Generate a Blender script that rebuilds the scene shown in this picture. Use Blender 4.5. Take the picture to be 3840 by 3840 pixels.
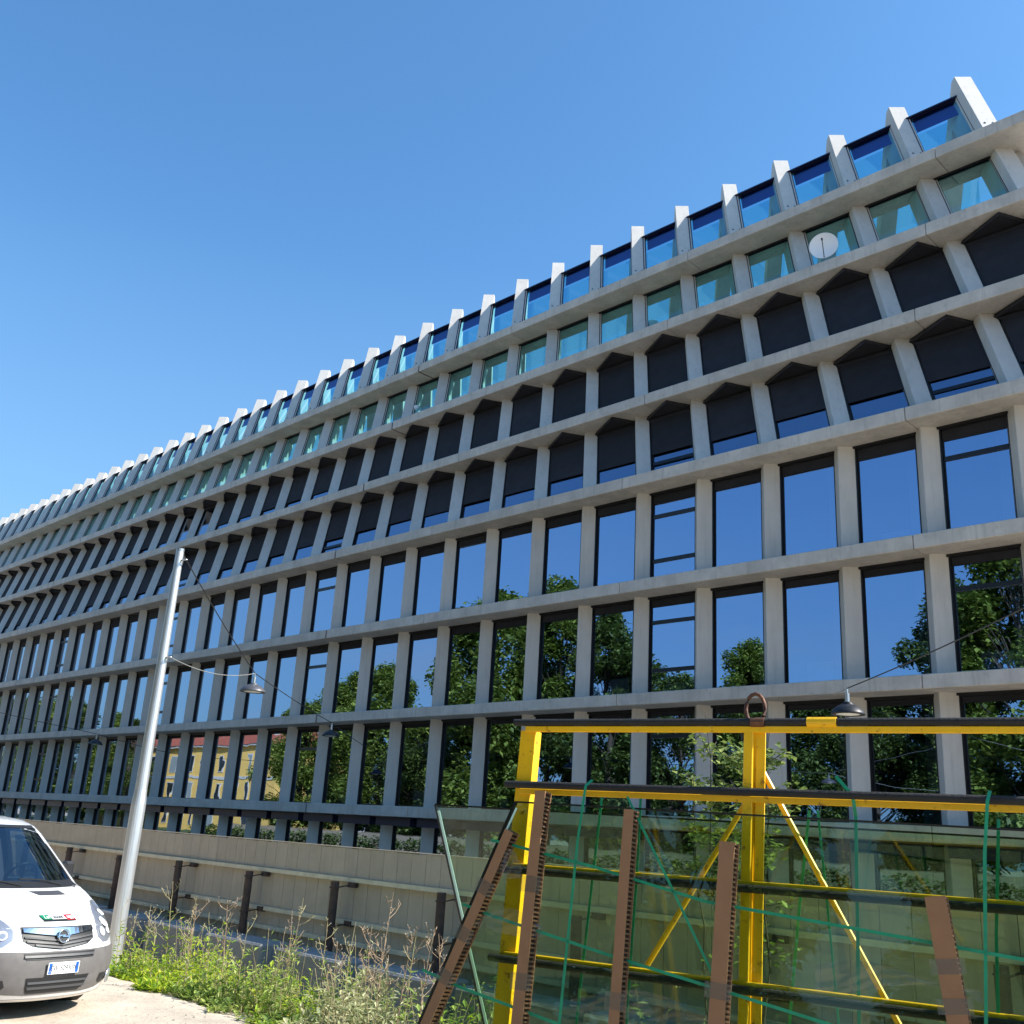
import bpy, bmesh, math, random
from mathutils import Vector, Matrix
import numpy as np
random.seed(7)
for o in list(bpy.data.objects): bpy.data.objects.remove(o)
SC = bpy.context.scene
COL = SC.collection
R = math.radians

# ------------------------------------------------------------------ camera
cam_d = bpy.data.cameras.new('camera'); cam = bpy.data.objects.new('camera', cam_d); COL.objects.link(cam)
SC.camera = cam
cam_d.sensor_width = 36.0; cam_d.lens = 36.0 * 3794.0 / 3840.0
cam_d.clip_start = 0.05; cam_d.clip_end = 3000
CAM = Vector((10.0601, -24.6522, 2.05))
rt = Vector((0.71173884, 0.70002634, 0.0582319)); dn = Vector((-0.17424347, 0.25624944, -0.95077623)); fw = Vector((-0.68049029, 0.66655784, 0.30435769))
m = Matrix((rt, -dn, -fw)).transposed().to_4x4(); m.translation = CAM
cam.matrix_world = m
SC.render.resolution_x = 1024; SC.render.resolution_y = 1024

# ------------------------------------------------------------------ light
SUN_EL, SUN_AZ = R(41), R(36)            # azimuth measured from +X towards +Y
sv = Vector((math.cos(SUN_EL)*math.cos(SUN_AZ), math.cos(SUN_EL)*math.sin(SUN_AZ), math.sin(SUN_EL)))
w = bpy.data.worlds.new("World"); SC.world = w; w.use_nodes = True
nt = w.node_tree; nt.nodes.clear()
wo = nt.nodes.new('ShaderNodeOutputWorld'); bg = nt.nodes.new('ShaderNodeBackground'); sky = nt.nodes.new('ShaderNodeTexSky')
sky.sky_type = 'NISHITA'; sky.sun_disc = False; sky.sun_elevation = SUN_EL
sky.sun_rotation = math.pi/2 - SUN_AZ
sky.altitude = 100; sky.air_density = 1.0; sky.dust_density = 1.3; sky.ozone_density = 3.0
# thin high cloud, mixed into the sky colour by a noise over the direction
tc = nt.nodes.new('ShaderNodeTexCoord'); mp = nt.nodes.new('ShaderNodeMapping'); mp.inputs['Scale'].default_value = (1.2, 1.2, 5.0)
nz = nt.nodes.new('ShaderNodeTexNoise'); nz.inputs['Scale'].default_value = 2.2; nz.inputs['Detail'].default_value = 6; nz.inputs['Roughness'].default_value = .6
cr = nt.nodes.new('ShaderNodeValToRGB'); cr.color_ramp.elements[0].position = .50; cr.color_ramp.elements[1].position = .78
cr.color_ramp.elements[1].color = (.8, .8, .8, 1)
sx = nt.nodes.new('ShaderNodeSeparateXYZ'); mr = nt.nodes.new('ShaderNodeMapRange'); mr.inputs[1].default_value = .30; mr.inputs[2].default_value = .05
mul = nt.nodes.new('ShaderNodeMath'); mul.operation = 'MULTIPLY'
mixc = nt.nodes.new('ShaderNodeMixRGB'); mixc.inputs[2].default_value = (2.5, 2.8, 3.3, 1)
L = nt.links.new
L(tc.outputs['Generated'], mp.inputs[0]); L(mp.outputs[0], nz.inputs[0]); L(nz.outputs[0], cr.inputs[0])
L(tc.outputs['Generated'], sx.inputs[0]); L(sx.outputs[2], mr.inputs[0]); L(cr.outputs[0], mul.inputs[0]); L(mr.outputs[0], mul.inputs[1])
tint = nt.nodes.new('ShaderNodeMixRGB'); tint.blend_type = 'MULTIPLY'; tint.inputs[0].default_value = 1; tint.inputs[2].default_value = (.49, .79, .93, 1); L(sky.outputs[0], tint.inputs[1])
hz = nt.nodes.new('ShaderNodeMapRange'); hz.inputs[1].default_value = .52; hz.inputs[2].default_value = 0; hz.inputs[3].default_value = 0; hz.inputs[4].default_value = .75
hm = nt.nodes.new('ShaderNodeMixRGB'); hm.inputs[2].default_value = (1.25, 1.95, 2.75, 1); L(sx.outputs[2], hz.inputs[0]); L(hz.outputs[0], hm.inputs[0]); L(tint.outputs[0], hm.inputs[1])
L(mul.outputs[0], mixc.inputs[0]); L(hm.outputs[0], mixc.inputs[1]); L(mixc.outputs[0], bg.inputs[0]); L(bg.outputs[0], wo.inputs[0])
bg.inputs[1].default_value = 0.15
sd = bpy.data.lights.new('sun', 'SUN'); so = bpy.data.objects.new('sun', sd); COL.objects.link(so)
sd.energy = 5.0; sd.angle = R(.53); sd.color = (1, .94, .85)
so.rotation_euler = sv.to_track_quat('Z', 'Y').to_euler(); so.location = (40, 0, 60)
SC.view_settings.view_transform = 'Standard'; SC.view_settings.look = 'None'; SC.view_settings.gamma = 1
SC.view_settings.exposure = 0.95
SC.render.engine = 'CYCLES'
SC.cycles.max_bounces = 10; SC.cycles.transparent_max_bounces = 24; SC.cycles.glossy_bounces = 4; SC.cycles.diffuse_bounces = 3
SC.cycles.caustics_reflective = False; SC.cycles.caustics_refractive = False

# ------------------------------------------------------------------ materials
MT = {}
def new_mat(n):
    mt = bpy.data.materials.new(n); mt.use_nodes = True; t = mt.node_tree; t.nodes.clear(); MT[n] = mt
    o = t.nodes.new('ShaderNodeOutputMaterial'); return mt, t, o
def N(t, ty, **kw):
    n = t.nodes.new(ty)
    for k, v in kw.items():
        if k.startswith('_'): setattr(n, k[1:], v)
        else:
            k = k.replace('_', ' '); n.inputs[k].default_value = v
    return n
def pmat(n, col, rough=.6, metal=0., var=0., vscale=4., col2=None, bump=0., bscale=40., stretch=(1, 1, 1), spec=None, coat=0, stain=None, obj_var=0., streak=0.):
    mt, t, o = new_mat(n)
    b = t.nodes.new('ShaderNodeBsdfPrincipled'); b.inputs['Roughness'].default_value = rough; b.inputs['Metallic'].default_value = metal
    if spec is not None: b.inputs['Specular IOR Level'].default_value = spec
    if coat: b.inputs['Coat Weight'].default_value = coat; b.inputs['Coat Roughness'].default_value = .05
    tcn = t.nodes.new('ShaderNodeTexCoord'); src = tcn.outputs['Object']
    geo = t.nodes.new('ShaderNodeNewGeometry')
    mp_ = t.nodes.new('ShaderNodeMapping'); mp_.inputs['Scale'].default_value = stretch; t.links.new(geo.outputs['Position'], mp_.inputs[0]); src = mp_.outputs[0]
    last = None
    if var or col2:
        nz_ = N(t, 'ShaderNodeTexNoise', Scale=vscale, Detail=8., Roughness=.62); t.links.new(src, nz_.inputs[0])
        rp = t.nodes.new('ShaderNodeValToRGB'); rp.color_ramp.elements[0].position = .36; rp.color_ramp.elements[1].position = .66
        c2 = col2 or tuple(c*(1-var) for c in col)
        rp.color_ramp.elements[0].color = (*c2, 1); rp.color_ramp.elements[1].color = (*col, 1)
        t.links.new(nz_.outputs[0], rp.inputs[0]); last = rp.outputs[0]
        if stain:
            nz2 = N(t, 'ShaderNodeTexNoise', Scale=stain[1], Detail=10., Roughness=.7); t.links.new(src, nz2.inputs[0])
            rp2 = t.nodes.new('ShaderNodeValToRGB'); rp2.color_ramp.elements[0].position = stain[2]; rp2.color_ramp.elements[1].position = stain[2]+.12
            rp2.color_ramp.elements[0].color = (0, 0, 0, 1); rp2.color_ramp.elements[1].color = (1, 1, 1, 1)
            mx = t.nodes.new('ShaderNodeMixRGB'); t.links.new(nz2.outputs[0], rp2.inputs[0]); t.links.new(rp2.outputs[0], mx.inputs[0]); t.links.new(last, mx.inputs[1])
            mx.inputs[2].default_value = (*stain[0], 1); last = mx.outputs[0]
    if streak:
        mps = t.nodes.new('ShaderNodeMapping'); mps.inputs['Scale'].default_value = (7, 7, .55); t.links.new(geo.outputs['Position'], mps.inputs[0])
        ns = N(t, 'ShaderNodeTexNoise', Scale=1., Detail=7., Roughness=.7); t.links.new(mps.outputs[0], ns.inputs[0])
        rs = t.nodes.new('ShaderNodeValToRGB'); rs.color_ramp.elements[0].position = .52; rs.color_ramp.elements[1].position = .72; rs.color_ramp.elements[1].color = (streak, streak, streak, 1); t.links.new(ns.outputs[0], rs.inputs[0])
        ms = t.nodes.new('ShaderNodeMixRGB'); ms.inputs[2].default_value = tuple(c*.45 for c in col)+(1,); t.links.new(rs.outputs[0], ms.inputs[0]); t.links.new(last, ms.inputs[1]); last = ms.outputs[0]
    if obj_var:
        if last is None:
            rgb = t.nodes.new('ShaderNodeRGB'); rgb.outputs[0].default_value = (*col, 1); last = rgb.outputs[0]
        oi = t.nodes.new('ShaderNodeObjectInfo'); mrn = t.nodes.new('ShaderNodeMapRange'); mrn.inputs[3].default_value = 1-obj_var; mrn.inputs[4].default_value = 1+obj_var
        hs = t.nodes.new('ShaderNodeHueSaturation'); t.links.new(oi.outputs['Random'], mrn.inputs[0]); t.links.new(mrn.outputs[0], hs.inputs['Value']); t.links.new(last, hs.inputs['Color']); last = hs.outputs[0]
    if last is not None: t.links.new(last, b.inputs['Base Color'])
    else: b.inputs['Base Color'].default_value = (*col, 1)
    if bump:
        nb = N(t, 'ShaderNodeTexNoise', Scale=bscale, Detail=6., Roughness=.6); t.links.new(src, nb.inputs[0])
        bp = N(t, 'ShaderNodeBump', Strength=bump, Distance=.02); t.links.new(nb.outputs[0], bp.inputs['Height']); t.links.new(bp.outputs[0], b.inputs['Normal'])
    t.links.new(b.outputs[0], o.inputs[0]); return mt
def glassmat(n, tint, refl=(1, 1, 1), base=.08, graze=None, power=1., rough=0., wav=0., trans=1., ior=1.5):
    """thin coated glass: clear tinted body plus a mirror coat that grows towards grazing angles"""
    mt, t, o = new_mat(n)
    tr = N(t, 'ShaderNodeBsdfTransparent'); tr.inputs[0].default_value = (*tint, 1)
    gl = N(t, 'ShaderNodeBsdfGlossy', Roughness=rough); gl.inputs[0].default_value = (*refl, 1)
    g0 = t.nodes.new('ShaderNodeNewGeometry'); dt = N(t, 'ShaderNodeVectorMath', _operation='DOT_PRODUCT'); t.links.new(g0.outputs['Normal'], dt.inputs[0]); t.links.new(g0.outputs['Incoming'], dt.inputs[1])
    ab = N(t, 'ShaderNodeMath', _operation='ABSOLUTE'); t.links.new(dt.outputs['Value'], ab.inputs[0])
    iv = N(t, 'ShaderNodeMath', _operation='SUBTRACT'); iv.inputs[0].default_value = 1; t.links.new(ab.outputs[0], iv.inputs[1])
    pw = N(t, 'ShaderNodeMath', _operation='POWER'); pw.inputs[1].default_value = 5; t.links.new(iv.outputs[0], pw.inputs[0])
    mrn = t.nodes.new('ShaderNodeMapRange'); mrn.inputs[3].default_value = base; mrn.inputs[4].default_value = 1; t.links.new(pw.outputs[0], mrn.inputs[0])
    if graze:
        p2 = N(t, 'ShaderNodeMath', _operation='POWER'); p2.inputs[1].default_value = 2.2; t.links.new(iv.outputs[0], p2.inputs[0])
        mg = t.nodes.new('ShaderNodeMixRGB'); mg.inputs[1].default_value = (*refl, 1); mg.inputs[2].default_value = (*graze, 1); t.links.new(p2.outputs[0], mg.inputs[0]); t.links.new(mg.outputs[0], gl.inputs[0])
    if wav:
        geo = t.nodes.new('ShaderNodeNewGeometry'); nb = N(t, 'ShaderNodeTexNoise', Scale=.9, Detail=1.); t.links.new(geo.outputs['Position'], nb.inputs[0])
        bp = N(t, 'ShaderNodeBump', Strength=wav, Distance=.05); t.links.new(nb.outputs[0], bp.inputs['Height']); t.links.new(bp.outputs[0], gl.inputs['Normal'])
    mx = t.nodes.new('ShaderNodeMixShader'); t.links.new(mrn.outputs[0], mx.inputs[0]); t.links.new(tr.outputs[0], mx.inputs[1]); t.links.new(gl.outputs[0], mx.inputs[2]); t.links.new(mx.outputs[0], o.inputs[0])
    return mt
pmat('concrete', (.56, .525, .48), .85, var=.24, vscale=1.3, bump=.25, bscale=22, stain=((.40, .375, .35), 4., .56), obj_var=.05, streak=.5)
pmat('column_concrete', (.56, .535, .50), .8, var=.10, vscale=2.0, bump=.15, bscale=25, stretch=(1, 1, .5), obj_var=.05, streak=.3)
pmat('dark_metal', (.014, .014, .017), .35, .3)
pmat('shade_blue', (.035, .045, .26), .8)
pmat('joint_rubber', (.004, .004, .004), 1., spec=0.)
pmat('navy_metal', (.012, .014, .05), .4, .2)
pmat('blind_fabric', (.017, .017, .024), .9, var=.35, vscale=2.2, bump=.35, bscale=5, obj_var=.25)
glassmat('facade_glass', (.34, .40, .44), (.38, .53, .80), base=.56, wav=.045, graze=(.95, .93, .92))
glassmat('attic_glass', (.50, .80, .80), (.6, .75, 1), base=.10)
glassmat('roof_glass', (.42, .74, .90), (.6, .75, 1), base=.10)
glassmat('sheet_glass', (.81, .88, .77), (.92, 1, .93), base=.028)
glassmat('car_glass', (.30, .42, .45), (.85, .92, 1), base=.16)
glassmat('car_clear', (.92, .93, .95), (1, 1, 1), base=.06)
glassmat('film', (.86, .86, .84), (1, 1, 1), base=.05, rough=.5)
pmat('glass_edge_black', (.005, .006, .006), .3)
pmat('glass_edge_pale', (.55, .78, .68), .25)
pmat('interior', (.16, .17, .18), .9, var=.3, vscale=.3)
pmat('interior_white', (.75, .78, .78), .7)
pmat('interior_mint', (.40, .75, .62), .5)
pmat('rafter_inner', (.22, .23, .17), .8, var=.2, vscale=2)
pmat('fence_board', (.48, .41, .315), .8, streak=.35, var=.12, vscale=3, bump=.05, obj_var=.05)
pmat('fence_rail', (.70, .64, .47), .75, var=.2, vscale=5, stain=((.2, .17, .12), 9, .66))
pmat('rust', (.10, .055, .038), .7, col2=(.045, .028, .022), vscale=9, bump=.4)
pmat('block_concrete', (.26, .26, .265), .9, var=.25, vscale=2.5, bump=.5, bscale=18, stain=((.13, .13, .12), 3., .6))
pmat('galvanised', (.66, .67, .68), .42, .75, var=.28, vscale=5, stretch=(1, 1, .12), bump=.05)
pmat('lamp_grey', (.10, .10, .11), .45, .4)
pmat('lamp_black', (.02, .02, .024), .45, .3)
pmat('lamp_lens', (.75, .76, .72), .3)
pmat('steel', (.5, .5, .5), .35, .9)
pmat('cable', (.02, .02, .022), .6)
pmat('cable_pale', (.22, .22, .21), .6)
pmat('yellow_paint', (.88, .50, .003), .42, var=.10, vscale=6, bump=.1, bscale=30, stain=((.16, .045, .012), 17., .575))
pmat('rust_ring', (.16, .07, .035), .6, col2=(.07, .03, .02), vscale=14, bump=.5, metal=.3)
pmat('rubber', (.016, .016, .016), .75, var=.4, vscale=10, bump=.4, bscale=60, stain=((.06, .055, .04), 14, .66))
pmat('cardboard', (.30, .155, .075), .85, var=.12, vscale=7, bump=.1)
pmat('cardboard_edge', (.19, .09, .04), .9, var=.3, vscale=30)
pmat('cardboard_cell', (.035, .016, .009), .95)
pmat('strap_green', (.010, .30, .15), .45, var=.25, vscale=12)
pmat('van_white', (.80, .80, .80), .25, coat=1.)
pmat('bumper_grey', (.13, .12, .115), .6, var=.2, vscale=9, bump=.05, bscale=200)
pmat('black_plastic', (.012, .012, .013), .5)
pmat('grey_plastic', (.05, .05, .052), .5)
pmat('chrome', (.72, .72, .75), .12, 1.)
pmat('lamp_reflector', (.42, .43, .46), .3, .6)
pmat('lamp_bowl', (.85, .85, .87), .3, .1)
pmat('tyre', (.02, .018, .016), .85, var=.4, vscale=9, bump=.5)
pmat('plate_white', (.82, .82, .82), .5)
pmat('plate_blue', (.01, .10, .45), .4)
pmat('plate_text', (.03, .03, .03), .5)
pmat('sticker_green', (.005, .22, .09), .4); pmat('sticker_red', (.55, .015, .02), .4); pmat('sticker_black', (.012, .014, .012), .4)
pmat('text_white', (.85, .85, .85), .4)
pmat('seat_fabric', (.05, .055, .07), .9)
pmat('ground_sand', (.56, .47, .37), .95, col2=(.38, .32, .25), vscale=1.6, bump=.8, bscale=16, stain=((.22, .19, .15), 7., .62))
pmat('pebble', (.42, .36, .29), .9, var=.3, vscale=20, obj_var=.2)
pmat('asphalt', (.055, .055, .056), .9, var=.3, vscale=2, bump=.3)
pmat('lawn', (.06, .10, .025), .9, var=.4, vscale=.6)
def leafmat(n, c1, c2, c3, tl=.35, sc=1.2):
    mt, t, o = new_mat(n)
    geo = t.nodes.new('ShaderNodeNewGeometry'); nz_ = N(t, 'ShaderNodeTexNoise', Scale=sc, Detail=3.); t.links.new(geo.outputs['Position'], nz_.inputs[0])
    ad = N(t, 'ShaderNodeMath', _operation='ADD'); t.links.new(nz_.outputs[0], ad.inputs[0])
    ml = N(t, 'ShaderNodeMath', _operation='MULTIPLY_ADD'); ml.inputs[1].default_value = .7; ml.inputs[2].default_value = -.35
    t.links.new(geo.outputs['Random Per Island'], ml.inputs[0]); t.links.new(ml.outputs[0], ad.inputs[1])
    rp = t.nodes.new('ShaderNodeValToRGB'); e = rp.color_ramp.elements; e[0].position = .25; e[0].color = (*c1, 1); e[1].position = .8; e[1].color = (*c3, 1)
    x = e.new(.5); x.color = (*c2, 1)
    t.links.new(ad.outputs[0], rp.inputs[0])
    d = t.nodes.new('ShaderNodeBsdfPrincipled'); d.inputs['Roughness'].default_value = .55; t.links.new(rp.outputs[0], d.inputs['Base Color'])
    tr = t.nodes.new('ShaderNodeBsdfTranslucent'); t.links.new(rp.outputs[0], tr.inputs[0])
    mx = t.nodes.new('ShaderNodeMixShader'); mx.inputs[0].default_value = tl
    t.links.new(d.outputs[0], mx.inputs[1]); t.links.new(tr.outputs[0], mx.inputs[2]); t.links.new(mx.outputs[0], o.inputs[0]); return mt
leafmat('tree_leaf', (.09, .14, .022), (.19, .27, .04), (.36, .43, .08))
leafmat('tree_leaf_dark', (.055, .09, .022), (.11, .17, .035), (.22, .29, .06))
leafmat('weed_leaf', (.12, .20, .035), (.24, .34, .06), (.42, .48, .12), .4, 6)
leafmat('weed_bright', (.18, .32, .02), (.36, .50, .03), (.58, .62, .05), .45, 6)
leafmat('weed_dull', (.20, .24, .10), (.34, .36, .16), (.52, .50, .28), .3, 6)
leafmat('sapling_leaf', (.09, .14, .03), (.17, .24, .06), (.36, .42, .12), .4, 3)
pmat('stem', (.36, .34, .16), .8, col2=(.30, .22, .13), vscale=4)
pmat('dry_stem', (.42, .30, .19), .85, col2=(.28, .19, .12), vscale=6)
pmat('flower_white', (.62, .56, .46), .7); pmat('flower_yellow', (.75, .45, .02), .7)
pmat('bark', (.10, .08, .06), .9, var=.4, vscale=6, bump=.6)
pmat('house_yellow', (.95, .60, .16), .85, var=.10, vscale=.8); pmat('house_trim', (.62, .60, .55), .8); pmat('roof_tile', (.45, .11, .055), .85, var=.35, vscale=2.5, bump=.5, bscale=12)
pmat('shutter', (.30, .34, .33), .7); pmat('house_glass', (.03, .035, .04), .1)
pmat('dish_white', (.75, .75, .76), .4)
pmat('red_fabric', (.50, .045, .04), .6, var=.2, vscale=5, bump=.3)
pmat('wood', (.40, .29, .17), .8, var=.3, vscale=5, stretch=(1, 1, .2))

# ------------------------------------------------------------------ mesh helpers
class MB:
    def __init__(s): s.v = []; s.f = []; s.mi = []; s.cur = 0
    def add(s, vs, fs):
        b = len(s.v); s.v += [tuple(v) for v in vs]
        for f in fs: s.f.append(tuple(b+i for i in f)); s.mi.append(s.cur)
    def box(s, x0, x1, y0, y1, z0, z1, fn=None):
        vs = [(x, y, z) for z in (z0, z1) for y in (y0, y1) for x in (x0, x1)]
        if fn: vs = [fn(*v) for v in vs]
        s.add(vs, [(0, 2, 3, 1), (4, 5, 7, 6), (0, 1, 5, 4), (2, 6, 7, 3), (0, 4, 6, 2), (1, 3, 7, 5)])
    def prism(s, poly, z0, z1, d=(0, 0), ref=0., d2=None):
        n = len(poly); vs = []
        for z in (z0, z1): vs += [(x+d[0]*(z-ref), y+d[1]*(z-ref), z) for x, y in poly]
        s.add(vs, [tuple(range(n-1, -1, -1)), tuple(range(n, 2*n))]+[(i, (i+1) % n, n+(i+1) % n, n+i) for i in range(n)])
    def tube(s, pts, r, n=8, cap=True, r1=None):
        pts = [Vector(p) for p in pts]; rings = []
        for i, p in enumerate(pts):
            a = pts[max(i-1, 0)]; b = pts[min(i+1, len(pts)-1)]; t = (b-a).normalized()
            up = Vector((0, 0, 1)) if abs(t.z) < .95 else Vector((1, 0, 0))
            u = t.cross(up).normalized(); v = t.cross(u)
            rr = r if r1 is None else r+(r1-r)*i/(len(pts)-1)
            if isinstance(r, (list, tuple)): rr = r[i]
            rings.append([p+(u*math.cos(2*math.pi*k/n)+v*math.sin(2*math.pi*k/n))*rr for k in range(n)])
        vs = [q for rg in rings for q in rg]; fs = []
        for i in range(len(rings)-1):
            for k in range(n): fs.append((i*n+k, i*n+(k+1) % n, (i+1)*n+(k+1) % n, (i+1)*n+k))
        if cap: fs += [tuple(range(n-1, -1, -1)), tuple(range(len(vs)-n, len(vs)))]
        s.add(vs, fs)
    def beam(s, a, b, w_, h_, up=(0, 0, 1)):
        a = Vector(a); b = Vector(b); t = (b-a).normalized(); u = t.cross(Vector(up)).normalized(); v = u.cross(t)
        vs = [p+u*x*w_/2+v*y*h_/2 for p in (a, b) for y in (-1, 1) for x in (-1, 1)]
        s.add(vs, [(0, 2, 3, 1), (4, 5, 7, 6), (0, 1, 5, 4), (2, 6, 7, 3), (0, 4, 6, 2), (1, 3, 7, 5)])
    def lathe(s, prof, n=24, o=(0, 0, 0), sy=1.):
        vs = []; fs = []
        for r, z in prof: vs += [(o[0]+r*math.cos(2*math.pi*k/n), o[1]+sy*r*math.sin(2*math.pi*k/n), o[2]+z) for k in range(n)]
        for i in range(len(prof)-1):
            for k in range(n): fs.append((i*n+k, i*n+(k+1) % n, (i+1)*n+(k+1) % n, (i+1)*n+k))
        s.add(vs, fs)
    def mesh(s, name, mats, smooth=False, bevel=0):
        me = bpy.data.meshes.new(name); me.from_pydata(s.v, [], s.f)
        if isinstance(mats, str): mats = [mats]
        for k in mats: me.materials.append(MT[k])
        if len(mats) > 1: me.polygons.foreach_set('material_index', s.mi)
        if smooth: me.polygons.foreach_set('use_smooth', [True]*len(me.polygons))
        me.update(); return me
    def obj(s, name, mats, parent=None, smooth=False, fix=False, bevel=0., auto=False):
        me = s.mesh(name, mats, smooth)
        if fix or bevel:
            bm = bmesh.new(); bm.from_mesh(me)
            if bevel:
                bmesh.ops.remove_doubles(bm, verts=bm.verts, dist=1e-5)
            bmesh.ops.recalc_face_normals(bm, faces=bm.faces)
            if bevel: bmesh.ops.bevel(bm, geom=[e for e in bm.edges if e.is_manifold and e.calc_face_angle(0) > .5], offset=bevel, segments=1, affect='EDGES')
            bm.to_mesh(me); bm.free()
        return link(name, me, parent)
def link(name, me, parent=None, loc=None):
    o = bpy.data.objects.new(name, me); COL.objects.link(o)
    if parent: o.parent = parent
    if loc is not None: o.location = loc
    return o
def tag(o, label, cat, group=None, kind=None):
    if label: o['label'] = label
    if cat: o['category'] = cat
    if group: o['group'] = group
    if kind: o['kind'] = kind
    return o
def thing(name, label, cat, loc=(0, 0, 0), group=None, rz=0):
    o = bpy.data.objects.new(name, None); COL.objects.link(o); o.location = loc; o.rotation_euler = (0, 0, rz); o.empty_display_size = .3
    return tag(o, label, cat, group)
def fixn(me):
    bm = bmesh.new(); bm.from_mesh(me); bmesh.ops.recalc_face_normals(bm, faces=bm.faces); bm.to_mesh(me); bm.free(); return me

# ------------------------------------------------------------------ ground
def gz(x, y):
    def ss(t): t = min(1, max(0, t)); return t*t*(3-2*t)
    z = .35*ss((x-2.5)/4.0)*ss((-16.5-y)/2.5) if y < -14 else 0
    z -= .50*ss((y+18.3)/2.6)
    return z + .02*math.sin(x*1.7+y*.6)*math.cos(y*1.3-x*.4)
def ground():
    xs = sorted(set([-900, -600, -400, -250, -150, -100, -60, -40, -30, -25]+[round(-22+.5*i, 2) for i in range(81)]+[22, 30, 50, 90, 200, 500, 900]))
    ys = sorted(set([-900, -500, -250, -120, -70, -45, -35, -30]+[round(-27+.5*i, 2) for i in range(37)]+[-6, 0, 20, 60, 200, 500, 900]))
    vs = [(x, y, gz(x, y)) for y in ys for x in xs]; n = len(xs)
    fs = [(j*n+i, j*n+i+1, (j+1)*n+i+1, (j+1)*n+i) for j in range(len(ys)-1) for i in range(n-1)]
    b = MB(); b.add(vs, fs); o = b.obj('ground', 'ground_sand', smooth=True); o['kind'] = 'structure'
    b = MB(); b.box(-260, 120, -38.5, -31, -.02, .012); o = b.obj('road', 'asphalt'); o['kind'] = 'structure'
    b = MB(); b.box(-260, 120, -31, -29, -.02, .12); o = b.obj('pavement', 'block_concrete'); o['kind'] = 'structure'
    b = MB(); b.box(-260, 120, -90, -38.5, -.02, .10); o = b.obj('lawn', 'lawn'); o['kind'] = 'structure'
    # loose stones on the sandy track
    b = MB(); rr = random.Random(3)
    for _ in range(1500):
        x = rr.uniform(-6, 9); y = rr.uniform(-22, -16.5); s = rr.uniform(.006, .022); z = gz(x, y)
        if rr.random() < .5: s *= .6
        p = [(x+s*rr.uniform(.6, 1.2)*dx, y+s*rr.uniform(.6, 1.2)*dy, z+dz*s) for dx, dy, dz in ((1, 0, 0), (0, 1, 0), (-1, 0, 0), (0, -1, 0), (.1, .1, .7))]
        b.add(p, [(0, 1, 4), (1, 2, 4), (2, 3, 4), (3, 0, 4)])
    o = b.obj('gravel', 'pebble'); tag(o, 'loose pale stones scattered over the sandy ground', 'gravel', kind='stuff')
ground()

# ------------------------------------------------------------------ office building
S = 2.4
ZT = [2.85, 6.42, 10.00, 13.56, 17.01, 20.48, 23.97]
ZB = [2.47, 6.06, 9.62, 13.17, 16.62, 20.07, 23.57]
BY = [0, 0, 0, 0, 1.115, 2.37, 3.63]
DX, DY, ZREF = -.334, .370, 13.5
IL, IR = 37, -2
XL, XR = -IL*S-1.2, -IR*S+.62
# column section: rectangle turned to the oblique axis; front corner A
A_ = Vector((-.265, .639)); U_ = Vector((-.654, .756)); V_ = Vector((.756, .654))
SEC = [tuple(A_), tuple(A_+V_*.56), tuple(A_+V_*.56+U_*1.45), tuple(A_+U_*1.45)]
# chamfered front corners
SECC = [tuple(A_+U_*.015), tuple(A_+V_*.015), tuple(A_+V_*.545), tuple(A_+V_*.56+U_*.015), tuple(A_+V_*.56+U_*1.25), tuple(A_+U_*1.25)]
bld = thing('office_building', 'long grey concrete office building with leaning upper storeys and roof fins, behind the fence', 'building', (0, 0, 0))
def beams():
    for k in range(7):
        segs = []
        cuts = [XL]
        x = -IL*S+1.2
        exp_j = (-25.5*S, -10.85*S)
        i = IL-1
        while i > IR:
            i -= 4
            xc = -i*S-.4
            if xc < XR-2: cuts.append(xc)
        cuts = [c for c in cuts if all(abs(c-e) > 2.5 for e in exp_j)]+list(exp_j); cuts = sorted(cuts)+[XR]
        for a, b_ in zip(cuts[:-1], cuts[1:]):
            ga = .055 if a in exp_j else .009; gb = .055 if b_ in exp_j else .009
            mb = MB(); y = BY[k]
            end = 1.9
            mb.box(a+ga, b_-gb, y, y+end, ZB[k], ZT[k])
            mb.obj('concrete_beam', 'concrete', bld, bevel=.018)
            if a in exp_j:
                mb = MB(); mb.box(a-.054, a+.054, y+.07, y+end, ZB[k]+.04, ZT[k]-.02); mb.obj('joint_filler', 'joint_rubber', bld)
beams()
def rowd(k): return (DX, DY) if k >= 4 else (0., 0.)
ROWS = [('g', -.62, ZB[0], 0)]+[(k, ZT[k-1]-.02, ZB[k]+.02, k) for k in range(1, 7)]
def columns():
    for nm, z0, z1, k in ROWS:
        d = rowd(k); ref = ZREF
        if k < 4:
            d = (0, 0)
        mb = MB(); mb.prism(SECC, z0, z1, d, ref); me = fixn(mb.mesh('column', 'column_concrete'))
        for i in range(IR, IL+1): link('column', me, bld, (-i*S, 0, 0))
columns()
ZA, ZH = 28.46, 27.64
def shx(x, y, z): return (x+DX*(z-ZREF), y+DY*(z-ZREF), z)
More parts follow.
